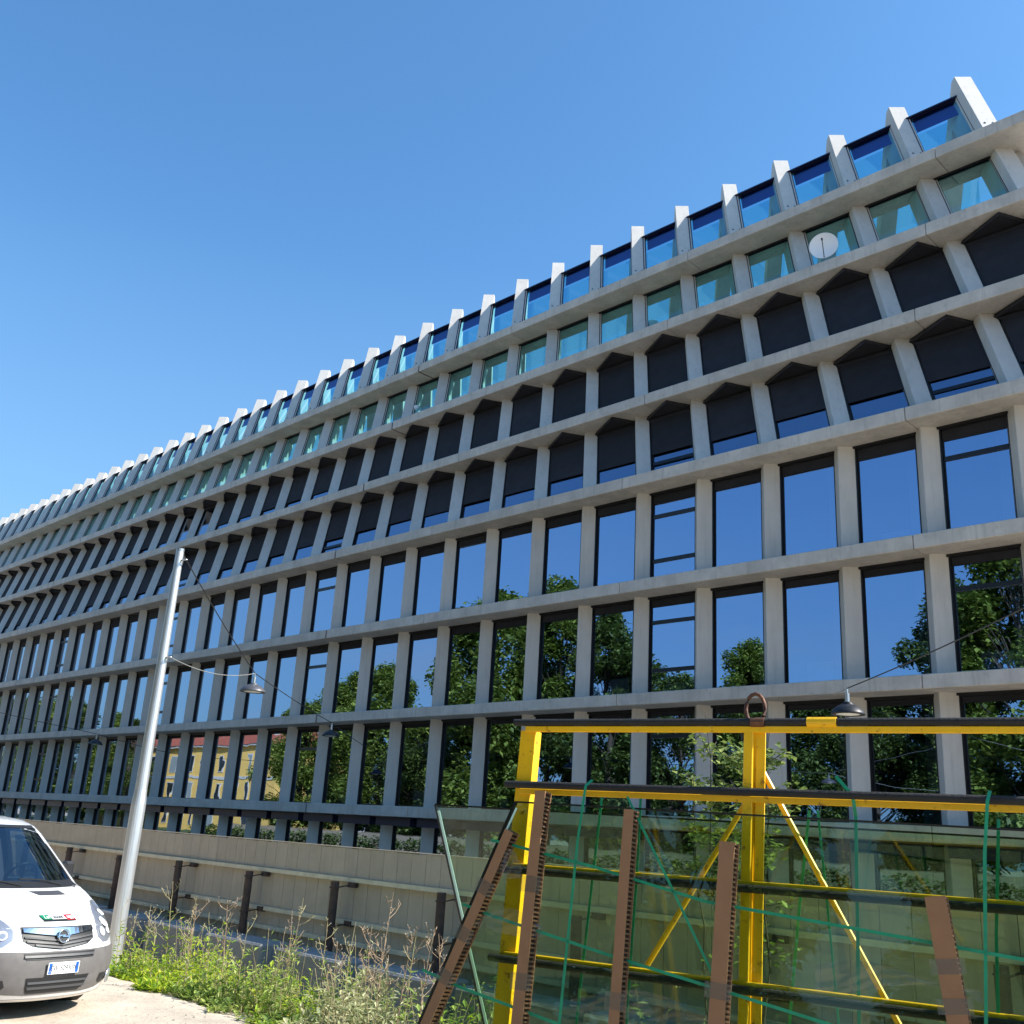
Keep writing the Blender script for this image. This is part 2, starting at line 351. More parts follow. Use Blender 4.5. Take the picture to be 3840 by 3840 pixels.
def fins():
    z0 = ZT[6]-.02
    # side profile in the oblique plane (s along U, z up): front leg, short flat apex, rear leg
    sl = math.hypot(DX, DY); Ud = Vector((DX, DY, 0))/sl; sa = sl*(ZA-ZREF)
    pr = [(sl*(z0-ZREF), z0), (sa, ZA), (sa+.30, ZA), (sa+.30+sl*7.8, ZA-7.8), (sa-.35+sl*7.8, ZA-7.8), (sa-.35+sl*1.8, ZA-1.8), (sl*(z0-ZREF)+1.45, z0)]
    mb = MB(); n = len(pr); A3 = A_.to_3d()
    vs = [A3+Ud*q+Vector((0, 0, z)) for q, z in pr]; vs += [v+V_.to_3d()*.56 for v in vs]
    mb.add(vs, [tuple(range(n)), tuple(range(2*n-1, n-1, -1))]+[(i, n+i, n+(i+1) % n, (i+1) % n) for i in range(n)])
    # socket bolts near the foot
    mb.cur = 2
    for s_ in (.14, .40):
        P = Vector(shx(*(A_+V_*s_), z0+1.25)); n_ = Vector((-U_.x, -U_.y, 0))
        mb.cur = 2; q = [P+n_*.02+V_.to_3d()*dx+Vector((DX*dz, DY*dz, dz)) for dx, dz in ((-.035, -.03), (.035, -.03), (0, .05))]
        mb.add(q+[x-n_*.03 for x in q], [(0, 1, 2), (5, 4, 3), (0, 3, 4, 1), (1, 4, 5, 2), (2, 5, 3, 0)])
    me = fixn(mb.mesh('roof_fin', ['column_concrete', 'concrete', 'dark_metal']))
    for i in range(IR, IL+1): link('roof_fin', me, bld, (-i*S, 0, 0))
fins()
X0, X1 = .085, 1.875       # clear opening between two columns, relative to the left one
YG = .95
def winmesh(kind, k, z0, z1, trans=(), depth=.10, bw=.035, frame='dark_metal', head=.08):
    d = rowd(k); ref = ZREF if k >= 4 else 0
    fn = lambda x, y, z: (x+d[0]*(z-ref), y+d[1]*(z-ref), z)
    mb = MB(); y0 = YG; y1 = YG+depth; lj = .03 if kind == 'f' else .0
    # outer sleeve
    mb.box(X0-.03, X0+bw+lj, y0, y1, z0, z1, fn); mb.box(X0+bw+lj*.4, X0+bw+lj*.6, y0-.02, y0-.001, z0, z1-.08, fn); mb.box(X1-bw, X1+.03, y0, y1, z0, z1, fn)
    mb.box(X0+bw+lj, X1-bw, y0+.002, y1, z1-head, z1, fn); mb.box(X0+bw+lj, X1-bw, y0+.002, y1, z0, z0+bw*.8, fn)
    # inner sash, set back
    yi = y0+depth*.55; i0 = X0+bw+lj; i1 = X1-bw; s = .035
    mb.box(i0, i0+s, yi, y1-.002, z0+bw*.8, z1-head, fn); mb.box(i1-s, i1, yi, y1-.002, z0+bw*.8, z1-head, fn)
    mb.box(i0+s, i1-s, yi, y1-.004, z1-head-.06, z1-head, fn); mb.box(i0+s, i1-s, yi, y1-.004, z0+bw*.8, z0+bw*.8+s, fn)
    # projecting top rail and slim bead
    mb.box(X0-.02, X1+.02, y0-.05, y0-.002, z1-.07, z1, fn)
    for t in trans:
        zt_ = z0+(z1-z0)*t; mb.box(i0+s, i1-s, yi-.03, y1-.006, zt_-.06, zt_+.06, fn)
    me = fixn(mb.mesh('window_frame', frame))
    g = MB(); yg = y0+depth*.75
    g.add([fn(x, yg, z) for x, z in ((i0+.01, z0+.03), (i1-.01, z0+.03), (i1-.01, z1-.05), (i0+.01, z1-.05))], [(0, 1, 2, 3)])
    gm = g.mesh('pane', {'a': 'attic_glass', 'r': 'roof_glass'}.get(kind, 'facade_glass'))
    return me, gm, fn
def blindmesh(k, z1, drop, z0=None, y=None, head=.10):
    d = rowd(k); ref = ZREF if k >= 4 else 0
    fn = lambda x, y_, z: (x+d[0]*(z-ref), y_+d[1]*(z-ref), z)
    mb = MB(); yy = YG+(.05 if k < 4 else .02) if y is None else y
    mb.box(X0+(.07 if k < 4 else .04), X1-.04, yy, yy+.008, z1-drop, z1-head+.02, fn)
    mb.box(X0+(.07 if k < 4 else .04), X1-.04, yy-.012, yy+.015, z1-drop-.035, z1-drop, fn)
    return fixn(mb.mesh('blind', 'blind_fabric'))
def awningmesh(k):
    d = rowd(k); z1 = ZB[k]
    ox, oy = d[0]*(z1-ZREF), d[1]*(z1-ZREF)
    mb = MB(); t = .10
    p1 = (X0+ox-.03, YG+oy-.03); p2 = (X1+ox+.0, YG+oy-.03); ap = (1.46+ox, BY[k]+.16)
    mb.prism([p1, ap, p2], z1-t, z1-.004)
    # front bar, and a lower bar along the window head
    mb.beam((p1[0]-.02, p1[1]-.02, z1-t-.03), (ap[0]-.02, ap[1]-.03, z1-t-.03), .06, .07)
    mb.beam((p1[0], p1[1]-.03, z1-t-.12), (p2[0], p2[1]-.03, z1-t-.12), .06, .10)
    return fixn(mb.mesh('awning', 'blind_fabric'))
TRANS = {0, 4, 12, 18, 24}
PR_ = random.Random(4); VR = random.Random(8)
def windows():
    cache = {}
    def put(nm, me, i, par): return link(nm, me, par, (-i*S, 0, 0) if par is bld else None)
    for nm, z0, z1, k in ROWS:
        z0 += .02; z1 -= .02
        for i in range(IR+1, IL+1):
            tr = ()
            if nm != 'g' and k <= 3 and i in TRANS: tr = (.71,) if (i == 0 or i == 12) else (.74, .26)
            if k == 4 and i in TRANS: tr = (.27,)
            kind = 'a' if k == 6 else 'f'
            key = (k, tr)
            if key not in cache: cache[key] = winmesh(kind, k, z0 if nm != 'g' else .2, z1, tr, head={4: .12, 5: .12, 6: .06}.get(k, .10))
            fm, gm, _ = cache[key]
            f = put('window', fm, i, bld); pn = link('pane', gm, f); pn.rotation_euler = (PR_.uniform(-.0012, .0012), 0, PR_.uniform(-.0035, .0035))
            drop = None
            if nm == 'g': pass
            elif k == 1: drop = .20
            elif k == 2: drop = .30 if i > 3 else .27
            elif k == 3: drop = (.35 if i < 13 else .46)+VR.choice((0, 0, .03, .06, -.04))
            elif k == 4: drop = (z1-z0)*(((.62 if i == -1 else .585) if i < 20 else .66)+VR.choice((0, 0, .012, -.015, .025)))
            elif k == 5:
                drop = (z1-z0)*(.985 if (i < 13 or i > 23) else .62)
                if i in (18, 19): drop = None
            if drop:
                kb = ('b', k, round(drop, 2))
                if kb not in cache: cache[kb] = blindmesh(k, z1, drop)
                link('blind', cache[kb], f)
            if k in (4, 5):
                if ('aw', k) not in cache: cache[('aw', k)] = awningmesh(k)
                link('awning', cache[('aw', k)], f)
            if nm == 'g':
                if 'gb' not in cache:
                    mb = MB(); mb.box(X0-.25, X1-.02, .30, .52, z1-.30, z1-.004); mb.box(X0+.02, X1-.02, .52, YG-.055, z1-.26, z1-.06); cache['gb'] = mb.mesh('awning_box', 'navy_metal')
                link('awning_box', cache['gb'], f)
    fm, gm, fn = winmesh('r', 6, ZT[6]-.01, ZH, (), .14, .04, 'navy_metal', .06)
    sh = MB(); y = YG+.25
    sh.box(X0+.08, X1-.1, y, y+.01, ZH-.85, ZH-.05, fn); shm = sh.mesh('roller_shade', 'shade_blue')
    for i in range(IR+1, IL+1):
        f = link('roof_window', fm, bld, (-i*S, 0, 0)); link('pane', gm, f); link('roller_shade', shm, f)
windows()
def interior():
    # floor plates, spine wall, gables, rear face
    for k in range(0, 6):
        mb = MB(); y0 = BY[k]+1.9
        yr = 13.0-max(0, ZT[k]-13.9)*.36
        mb.box(XL, XR-.02, y0, yr, ZB[k]+.03, ZT[k]-.03); mb.obj('floor_slab', 'interior', bld)
    mb = MB(); mb.box(XL, XR-1.5, 6.0, 6.2, -.6, 16.5); mb.obj('spine_wall', 'interior', bld)
    mb = MB(); mb.box(XL, XR-4, 5.2, 5.4, 17.03, 20.06); mb.obj('spine_wall', 'interior', bld)
    mb = MB(); mb.box(XL, XR, 12.9, 13.2, -.6, 13.9)
    for k in (4, 5, 6):
        yr = 13.2-(ZT[k]-13.9)*.36; mb.box(XL, XR, yr-.4, yr, ZB[k], ZT[k])
    mb.obj('rear_wall', 'concrete', bld)
    # gable wall on the oblique end
    for xe, sgn in ((XR-.35, 1), (XL+.3, -1)):
        pr = [(1.0, -.6), (12.8, -.6), (12.8, 13.5), (9.6, 23.5), (4.9, 23.5), (1.3, 13.5)]
        mb = MB(); n = len(pr)
        def gx(y, z): return xe-.6*(y-1)*.0+(-.334*max(0, z-13.5) if sgn > 0 else 0)
        vs = [(gx(y, z)-(.0), y, z) for y, z in pr]+[(gx(y, z)-.3*sgn, y, z) for y, z in pr]
        mb.add(vs, [tuple(range(n)), tuple(range(2*n-1, n-1, -1))]+[(i, n+i, n+(i+1) % n, (i+1) % n) for i in range(n)])
        mb.obj('gable_wall', 'concrete', bld, fix=True)
    # ridge and rear glazing of the attic
    yr0 = YG+DY*(ZH-ZREF); xo = DX*(ZH-ZREF)
    mb = MB(); mb.box(XL+xo, XR+xo-1, yr0+.05, yr0+.20, ZH-.12, ZH+.02)
    for zz in (23.2, 22.2, 21.3): mb.box(XL+xo-.8, XR+xo-1.2, yr0+1.10+(ZH-zz)*.37, yr0+1.18+(ZH-zz)*.37, zz-.04, zz+.04)
    mb.obj('rear_glazing_bar', 'navy_metal', bld)
    g = MB(); a = yr0+1.14
    g.add([(XL+xo, a, ZH), (XR+xo-1, a, ZH), (XR+xo-2, a+6.8*.37, ZH-6.8), (XL+xo-2, a+6.8*.37, ZH-6.8)], [(0, 1, 2, 3)])
    g.add([(XL+xo, yr0+.2, ZH), (XR+xo-1, yr0+.2, ZH), (XR+xo-1, yr0+1.0, ZH), (XL+xo, yr0+1.0, ZH)], [(0, 1, 2, 3)])
    g.obj('rear_glazing', 'attic_glass', bld)
    # things standing behind the panes
    rr = random.Random(5)
    mb = MB(); mb2 = MB()
    for i in range(IR+1, 26):
        for k in (1, 2, 3):
            z = ZT[k-1]; x = -i*S
            if rr.random() < .35: mb.box(x+.5, x+1.3, 1.5, 1.53, z, z+rr.uniform(.35, .8))
            if rr.random() < .3: mb2.box(x+rr.uniform(.3, 1.2), x+1.5, 1.6, 1.63, z, z+rr.uniform(.4, .6))
            if rr.random() < .3: xx = x+rr.uniform(.5, 1.3); mb.tube([(xx, 2.2, z), (xx, 2.2, z+2.2)], .03, 6)
            if rr.random() < .3:
                xx = x+rr.uniform(.2, .8); mb.tube([(xx, 1.7, z), (xx, 1.7, z+.5), (xx+.7, 1.7, z+.5), (xx+.7, 1.7, z)], .025, 6)
    for x, w_, k in ((-2.4+.35, .35, 2), (-2.4+.95, .32, 2), (0+1.3, .4, 2), (-9.6+.4, .35, 2), (-14.4+.9, .35, 1), (-16.8+.6, .4, 1)): mb2.box(x, x+w_, 1.35, 1.37, ZT[k-1], ZT[k-1]+.42)
    mb.obj('desk_furniture', 'interior_white', bld); mb2.obj('screen_board', 'interior_mint', bld)
    # a pale kiosk roof shapes and pipes in the attic storey
    mb = MB()
    for i in range(1, 24):
        x = -i*S-2.6; z = 20.5
        if rr.random() < .7:
            h = rr.uniform(.6, 1.9); r_ = rr.uniform(.12, .3)
            mb.lathe([(0, h), (r_, h-.05), (r_, .9*h), (.03, .8*h), (.03, 0)], 10, (x, rr.uniform(4.2, 5.2), z))
        if rr.random() < .5: mb.tube([(x+.5, 4.5, z), (x+.5, 4.5, z+.6), (x+.9, 4.5, z+1.1), (x+1.7, 4.5, z+1.2)], .025, 6)
    mb.obj('attic_furniture', 'interior_white', bld, smooth=True)
interior()
def dish():
    x, y, z = -3.76, 2.58, 20.46
    t = thing('satellite_dish', 'round white satellite dish standing on the top storey ledge of the building', 'satellite dish', (x, y, z))
    b = MB(); nrm = Vector((.35, -.93, -.05)).normalized(); q = nrm.to_track_quat('Z', 'Y').to_matrix()
    prof = [(0, 0), (.15, .012), (.3, .05), (.44, .11), (.46, .12), (.46, .10), (.3, .035), (0, -.015)]
    mb = MB(); mb.lathe(prof, 32)
    c = Vector((0, -.10, .60)); mb.v = [tuple(q @ Vector(v)+c) for v in mb.v]; mb.obj('reflector', 'dish_white', t, smooth=True)
    mb = MB(); mb.tube([(0, 0, -.02), (0, .04, .5)], .025, 8); mb.beam((-.16, 0, .01), (.16, 0, .01), .06, .05); mb.obj('mast', 'steel', t)
    mb = MB(); lo = q @ Vector((0, -.44, .10))+c; hi = q @ Vector((0, 0, .48))+c; mb.tube([lo, hi], .014, 6); mb.tube([hi, hi+(q @ Vector((0, 0, .09)))], .03, 8); mb.obj('feed_arm', 'lamp_black', t)
dish()

# ------------------------------------------------------------------ fence, posts, blocks
YF = -14.0
def fence():
    t = thing('site_fence', 'long beige board site fence with three rails and rusty posts', 'fence', (0, YF, 0))
    x = -60.0; zt = 1.70; zb = -.55; wboard = .34
    bm_ = MB(); bm_.box(.004, wboard-.004, 0, .04, zb, zt);
    me = bm_.mesh('board', 'fence_board'); me2 = me
    n = int(76/wboard)
    for i in range(n): link('board', me2, t, (x+i*wboard, 0, random.uniform(-.006, .006)))
    mb = MB(); mb.box(x, x+n*wboard, -.012, .052, zt+.006, zt+.022); mb.obj('top_capping', 'fence_board', t)
    for z in (1.235, .60, .30, .02):
        for a in range(int(x), 16, 4):
            mb = MB(); mb.box(a+.005, a+3.995, -.075, -.008, z-.045, z+.02); mb.obj('rail', 'fence_rail', t)
    pm = MB(); r_ = .068
    pm.tube([(0, -.28, -.6), (0, -.28, 1.17)], r_, 14)
    pmh = pm.mesh('post', 'rust', smooth=False)
    for k in range(-5, 8):
        px_ = -1.49-2.57*k
        o = link('post', pmh, t, (px_, 0, random.uniform(-.03, .05)))
        tie = MB()
        for z in (1.10, .52):
            tie.tube([(px_-.08, -.27, z), (px_-.02, -.36, z), (px_+.08, -.31, z), (px_+.13, -.18, z+.03), (px_+.16, -.06, z+.05)], .012, 6)
            tie.obj('tie', 'rust', t); tie = MB()
            tie.box(px_+.10, px_+.26, -.105, -.02, z+.01, z+.09); tie.obj('bracket', 'rust', t); tie = MB()
fence()
def blocks():
    rr = random.Random(2)
    xs = [-14.3, -12.2, -9.9, -7.75, -5.6, -3.5, -1.4, .65, 2.75, 4.8, 6.9, 9.0]
    lab = ['behind the white van', 'in the shade left of the metal pole', 'just right of the metal pole', 'with a dark stain, second right of the metal pole', 'behind the tall green stalks', 'behind the weeds, left of the middle fence post', 'below the middle fence post', 'behind the dry twigs left of the glass', 'seen through the left end of the glass', 'seen through the middle of the glass', 'seen through the glass right of the yellow post', 'seen through the right end of the glass']
    for x, l in zip(xs, lab):
        b = MB(); b.box(-.86, .86, -.30, .30, 0, .66)
        o = b.obj('concrete_block', 'block_concrete', None, bevel=.03); o.location = (x, -14.80+rr.uniform(-.03, .03), -.46); o.rotation_euler = (0, 0, rr.uniform(-.04, .04))
        tag(o, 'grey concrete ballast block '+l, 'concrete block', 'concrete blocks along the fence foot')
blocks()

# ------------------------------------------------------------------ lamp pole, cables, lamps
def sag(a, b, s, n=14):
    a = Vector(a); b = Vector(b); return [a.lerp(b, i/n)+Vector((0, 0, -s*4*(i/n)*(1-i/n))) for i in range(n+1)]
def pole():
    P = Vector((-7.54, -16.11, -.5)); t = thing('lamp_pole', 'tall round galvanised metal pole standing behind the white van', 'pole', P)
    b = MB(); b.tube([(0, 0, 0), (0, 0, 2.7)], .125, 20); b.tube([(0, 0, 2.7), (0, 0, 2.95), (0, 0, 7.30)], [.125, .105, .072], 20); b.obj('shaft', 'galvanised', t, smooth=False)
    b = MB(); b.tube([(0, 0, 7.30), (0, 0, 7.34)], .078, 16); b.obj('cap', 'steel', t)
    b = MB()
    for z in (7.12, 5.28): b.tube([(0.07, 0.02, z), (.15, .05, z)], .018, 8); b.lathe([(.028, -.012), (.04, 0), (.028, .012)], 10, (.17, .06, z))
    b.obj('cable_eye', 'steel', t, smooth=True)
    top = P+Vector((.18, .06, 7.12)); low = P+Vector((.18, .06, 5.28))
    return top, low
ptop, plow = pole()
LAMPS = {}
def lamp(loc, r_, mat, label):
    t = thing('hanging_lamp', label, 'lamp', loc, 'street lamps hung on cables before the facade')
    b = MB(); b.lathe([(.05, .02), (.09, .0), (r_*.30, -.012), (r_*.55, -.04), (r_*.78, -.085), (r_*.94, -.135), (r_, -.165), (r_, -.185), (r_*.96, -.185), (r_*.90, -.15)], 32); b.obj('shade', mat, t, smooth=True)
    b = MB(); b.lathe([(r_*.90, -.165), (r_*.72, -.18), (r_*.70, -.182)], 32); b.obj('rim', 'lamp_black', t, smooth=True)
    b = MB(); b.lathe([(r_*.70, -.178), (0, -.20)], 32); b.obj('lens', 'lamp_lens', t, smooth=True)
    b = MB(); b.tube([(0, 0, 0), (0, 0, .16)], .035, 10); b.tube([(0, 0, .16), (0, 0, .24)], .018, 8); b.obj('hanger', 'steel', t)
    return Vector(loc)+Vector((0, 0, .24))
l1 = lamp((-10.5, -12.4, 5.00), .29, 'lamp_grey', 'grey hanging lamp between the metal pole and the facade, largest on its cable')
l2 = lamp((-17.88, -4.92, 4.98), .29, 'lamp_black', 'small black hanging lamp further along the cable towards the facade')
l3 = lamp((-32.5, -6.30, 4.84), .29, 'lamp_black', 'small distant black hanging lamp left of the metal pole')
l4 = lamp((2.20, -9.06, 4.42), .27, 'lamp_black', 'black hanging lamp above the yellow rack at the right')
def cables():
    def cab(name, pts, r_, mat, label):
        b = MB(); b.tube(pts, r_, 5, False); o = b.obj(name, mat); tag(o, label, 'cable')
    e2 = Vector((-22.4, -.02, 5.0))
    cab('cable', sag(ptop, l1, .05)+sag(l1, l2, .04)+sag(l2, e2, .02), .012, 'cable', 'dark cable sloping from the pole top through two lamps to the facade')
    cab('cable', sag(plow, l1, .16), .008, 'cable_pale', 'thin pale cable sagging from the middle of the pole to the grey lamp')
    cab('cable', sag((-43, -19, 8.1), l3, .2)+sag(l3, (-37.5, -.02, 4.9), .05), .012, 'cable', 'thin cable crossing the facade at the far left above the van')
    cab('cable', sag((6.12, -12.1, 5.02), (9.5, -18.5, 7.3), .05)[::-1]+sag((6.12, -12.1, 5.02), l4, .03), .010, 'cable', 'dark cable rising steeply to the right from the lamp above the rack')
    cab('cable', sag(l4, (-3.4, -.02, 6.12), .1), .006, 'cable_pale', 'thin cable from the right lamp to a hook on the concrete beam')
cables()

# ------------------------------------------------------------------ glass rack
O_ = Vector((6.89037, -19.49364, 2.72208)); Lv = Vector((.96699748, .25478594, 0)); Nv = Vector((.25478594, -.96699748, 0))
def RK(s, h, off=0., deg=5):
    a = R(deg); U = Vector((0, 0, 1))*math.cos(a)-Nv*math.sin(a); n = Nv*math.cos(a)+Vector((0, 0, 1))*math.sin(a)
    return O_+Lv*s+U*h+n*off
def slab(mb, pts, off, th, deg):
    """polygon in rack plane coordinates, extruded by th away from the viewer"""
    n = len(pts); vs = [RK(s, h, off, deg) for s, h in pts]+[RK(s, h, off-th, deg) for s, h in pts]
    mb.add(vs, [tuple(range(n)), tuple(range(2*n-1, n-1, -1))]+[(i, n+i, n+(i+1) % n, (i+1) % n) for i in range(n)])
def rack():
    t = thing('storage_rack', 'yellow steel A-frame rack with black padded rails holding glass sheets', 'rack', (O_.x, O_.y, .3))
    inv = -Vector((O_.x, O_.y, .3))
    def rel(mb): mb.v = [tuple(Vector(v)+inv) for v in mb.v]; return mb
    SE = [0., -1.49, 1.49]
    for s in SE:
        if s == 0:                       # front box post, rear post meeting it at the head
            mb = MB(); mb.beam(RK(s-.035, -.02, -.01), RK(s-.05, -2.40, -.01), .055, .05, Nv); rel(mb).obj('post', 'yellow_paint', t, bevel=.004)
            mb = MB(); mb.beam(RK(s+.03, -.02, -.02), RK(s+.012, -2.40, -.02), .05, .012, Nv); rel(mb).obj('post', 'yellow_paint', t)
            mb = MB(); mb.beam(RK(s, -.02, -.04), RK(s-.02, -2.40, -.14), .045, .05, Nv); rel(mb).obj('post', 'yellow_paint', t, bevel=.004)
        else:
            mb = MB(); mb.beam(RK(s, -.02, -.01), RK(s, -2.40, -.01), .10, .012, Nv); rel(mb).obj('post', 'yellow_paint', t)
            mb = MB(); mb.beam(RK(s+.05, -.02, -.045), RK(s+.05, -2.40, -.045), .012, .08, Nv); rel(mb).obj('post', 'yellow_paint', t)
            mb = MB(); mb.beam(RK(s+.02, -.02, -.06), RK(s+.0, -2.40, -.30), .06, .012, Nv); rel(mb).obj('post', 'yellow_paint', t)
            for (h0, h1) in ((-.10, -.72), (-.9, -1.5), (-1.6, -2.2)):
                mb = MB(); mb.beam(RK(s-.03, h0, -.03-.11*abs(h0)*1), RK(s+.03, h1, -.03), .03, .012, Nv); rel(mb).obj('lacing_bar', 'yellow_paint', t)
    for h, off in ((-.012, 0), (-.402, 0.0), (-.850, 0), (-1.350, 0)):
        mb = MB(); mb.box(-1.50, 1.62, 0, 0, 0, 0) if False else None
        mb.beam(RK(-1.50, h, off), RK(1.62, h, off), .035, .034, Nv); rel(mb).obj('rail', 'yellow_paint', t, bevel=.003)
    for h, off in ((.028, .012), (-.368, .045), (-.875, .035), (-1.375, .035)):
        mb = MB(); mb.tube([RK(-1.585, h, off), RK(1.62, h, off)], .022, 14); rel(mb).obj('rubber_pad', 'rubber', t, smooth=False)
    for a, b_ in (((.02, -.27), (-.66, -1.36)), ((.03, -.24), (.74, -1.50))):
        mb = MB(); mb.tube([RK(0, -.12, -.05), RK(a[0], a[1], -.06), RK(b_[0], b_[1], -.10)], .016, 8); rel(mb).obj('brace', 'yellow_paint', t)
    for s0, s1 in ((-.02, .06), (.30, .46)):
        mb = MB(); mb.tube([RK(s0, .026, .012), RK(s1, .026, .012)], .029, 12); rel(mb).obj('clamp', 'yellow_paint' if s0 > .1 else 'rust_ring', t)
    mb = MB(); pts = []
    for i in range(13):
        a = math.pi*(-.28+1.56*i/12); pts.append(RK(.0+.056*math.cos(a), (.108+.075*math.sin(a)*1.15), 0.0))
    pts = [RK(.040, .0, 0)]+pts+[RK(-.040, .0, 0)]
    mb.tube(pts, .0115, 8); rel(mb).obj('lifting_ring', 'rust_ring', t, smooth=True)
    # front upper foot rails
    mb = MB(); mb.beam(RK(-1.5, -2.38, .45), RK(1.62, -2.38, .45), .10, .08, Nv); rel(mb).obj('rail', 'yellow_paint', t)
rack()
def sheets():
    def one(pts, off, deg, label, edge):
        n0 = 'glass_sheet'
        mb = MB(); slab(mb, pts, off, .012, deg); root = mb.obj(n0, 'sheet_glass'); tag(root, label, 'glass sheet', 'large glass sheets leaning on the rack')
        eb = MB()
        for i, wd in edge: 
            a = pts[i]; b_ = pts[(i+1) % len(pts)]
            eb.beam(RK(*a, off+.003, deg), RK(*b_, off+.003, deg), wd, .020, Nv)
        eb.obj('edge_seal', 'glass_edge_black', root)
        return root
    F = [(-1.465, -.484), (1.62, -.520), (1.62, -2.25), (-2.14, -2.25)]
    f = one(F, .095, 6, 'front green tinted glass sheet with slanting left edge, leaning on the yellow rack', [(0, .010), (3, .018)])
    mb = MB(); mb.beam(RK(-1.452, -.52, .104, 6), RK(-1.70, -1.13, .104, 6), .012, .004, Nv); mb.obj('polished_edge', 'glass_edge_pale', f)
    r_ = [(-2.816, -.607), (1.70, -.652), (1.70, -2.28), (-2.34, -2.28)]
    g = one(r_, -.9, -8, 'rear green tinted glass sheet whose pointed left corner sticks out past the rack', [(0, .012), (3, .014)])
    mb = MB(); mb.beam(RK(-2.785, -.65, -.893, -8), RK(-2.325, -2.26, -.893, -8), .022, .004, Nv); mb.obj('polished_edge', 'glass_edge_pale', g)
sheets()
def strips():
    def strip(p0, p1, w_, label, tape=()):
        a = Vector((p0[0], p0[1])); b_ = Vector((p1[0], p1[1])); d = (b_-a).normalized(); n = Vector((-d.y, d.x)); 
        if n.x < 0: n = -n
        off = .185; th = .085
        base = RK(*p0, 0, 6); o0 = None
        mb = MB()
        q = [a, a+n*w_, b_+n*w_, b_]; slab(mb, [tuple(x) for x in q], off, .006, 6)
        t = mb.obj('cardboard_strip', 'cardboard'); tag(t, label, 'cardboard strip', 'honeycomb cardboard strips taped over the glass')
        mb = MB(); slab(mb, [tuple(x) for x in q], off-th+.006, .006, 6); mb.obj('back_liner', 'cardboard', t)
        mb = MB(); e = .012; q2 = [a+n*e, a+n*(w_-e), b_+n*(w_-e), b_+n*e]; slab(mb, [tuple(x) for x in q2], off-.006, th-.012, 6); mb.obj('core', 'cardboard_cell', t)
        # honeycomb webs showing along the open side and top
        mb = MB(); ln = (b_-a).length; k = int(ln/.024)
        for i in range(k):
            c = a+d*(.004+i*.024)
            u = c+n*(w_-e-.004); v_ = c+n*(w_+.0)
            tl = random.uniform(-.003, .003)
            A = [RK(*(u), off-.006, 6), RK(*(v_+d*tl), off-.006, 6), RK(*(v_+d*tl), off-th+.006, 6), RK(*(u), off-th+.006, 6)]
            B = [RK(*(u+d*.009), off-.006, 6), RK(*(v_+d*(.009+tl)), off-.006, 6), RK(*(v_+d*(.009+tl)), off-th+.006, 6), RK(*(u+d*.009), off-th+.006, 6)]
            mb.add(A+B, [(0, 1, 2, 3), (7, 6, 5, 4), (0, 4, 5, 1), (1, 5, 6, 2), (2, 6, 7, 3)])
        o = mb.obj('honeycomb_web', 'cardboard_edge', t); o['kind'] = 'stuff'
        for s in tape:
            c0 = a+(b_-a)*s; c1 = a+(b_-a)*(s+.055)
            mb = MB(); slab(mb, [tuple(c0-n*.03), tuple(c0+n*(w_+.03)), tuple(c1+n*(w_+.03)), tuple(c1-n*.03)], off+.0025, .001, 6); mb.obj('tape', 'film', t)
    strip((-1.470, -.655), (-1.985, -2.0), .060, 'slanting cardboard strip along the left edge of the front glass', (.22, .42, .6))
    strip((-1.290, -.425), (-1.300, -2.05), .070, 'tall cardboard strip just left of the yellow left post, reaching the second rail', (.30, .62))
    strip((-.700, -.510), (-.715, -2.05), .060, 'cardboard strip with a torn top midway between the two yellow posts', (.62,))
    strip((-.130, -.655), (-.180, -2.05), .085, 'cardboard strip directly left of the middle yellow post', (.5,))
    strip((.900, -.860), (1.06, -2.05), .095, 'short tilted cardboard strip with open honeycomb top at the right', (.23, .37))
strips()
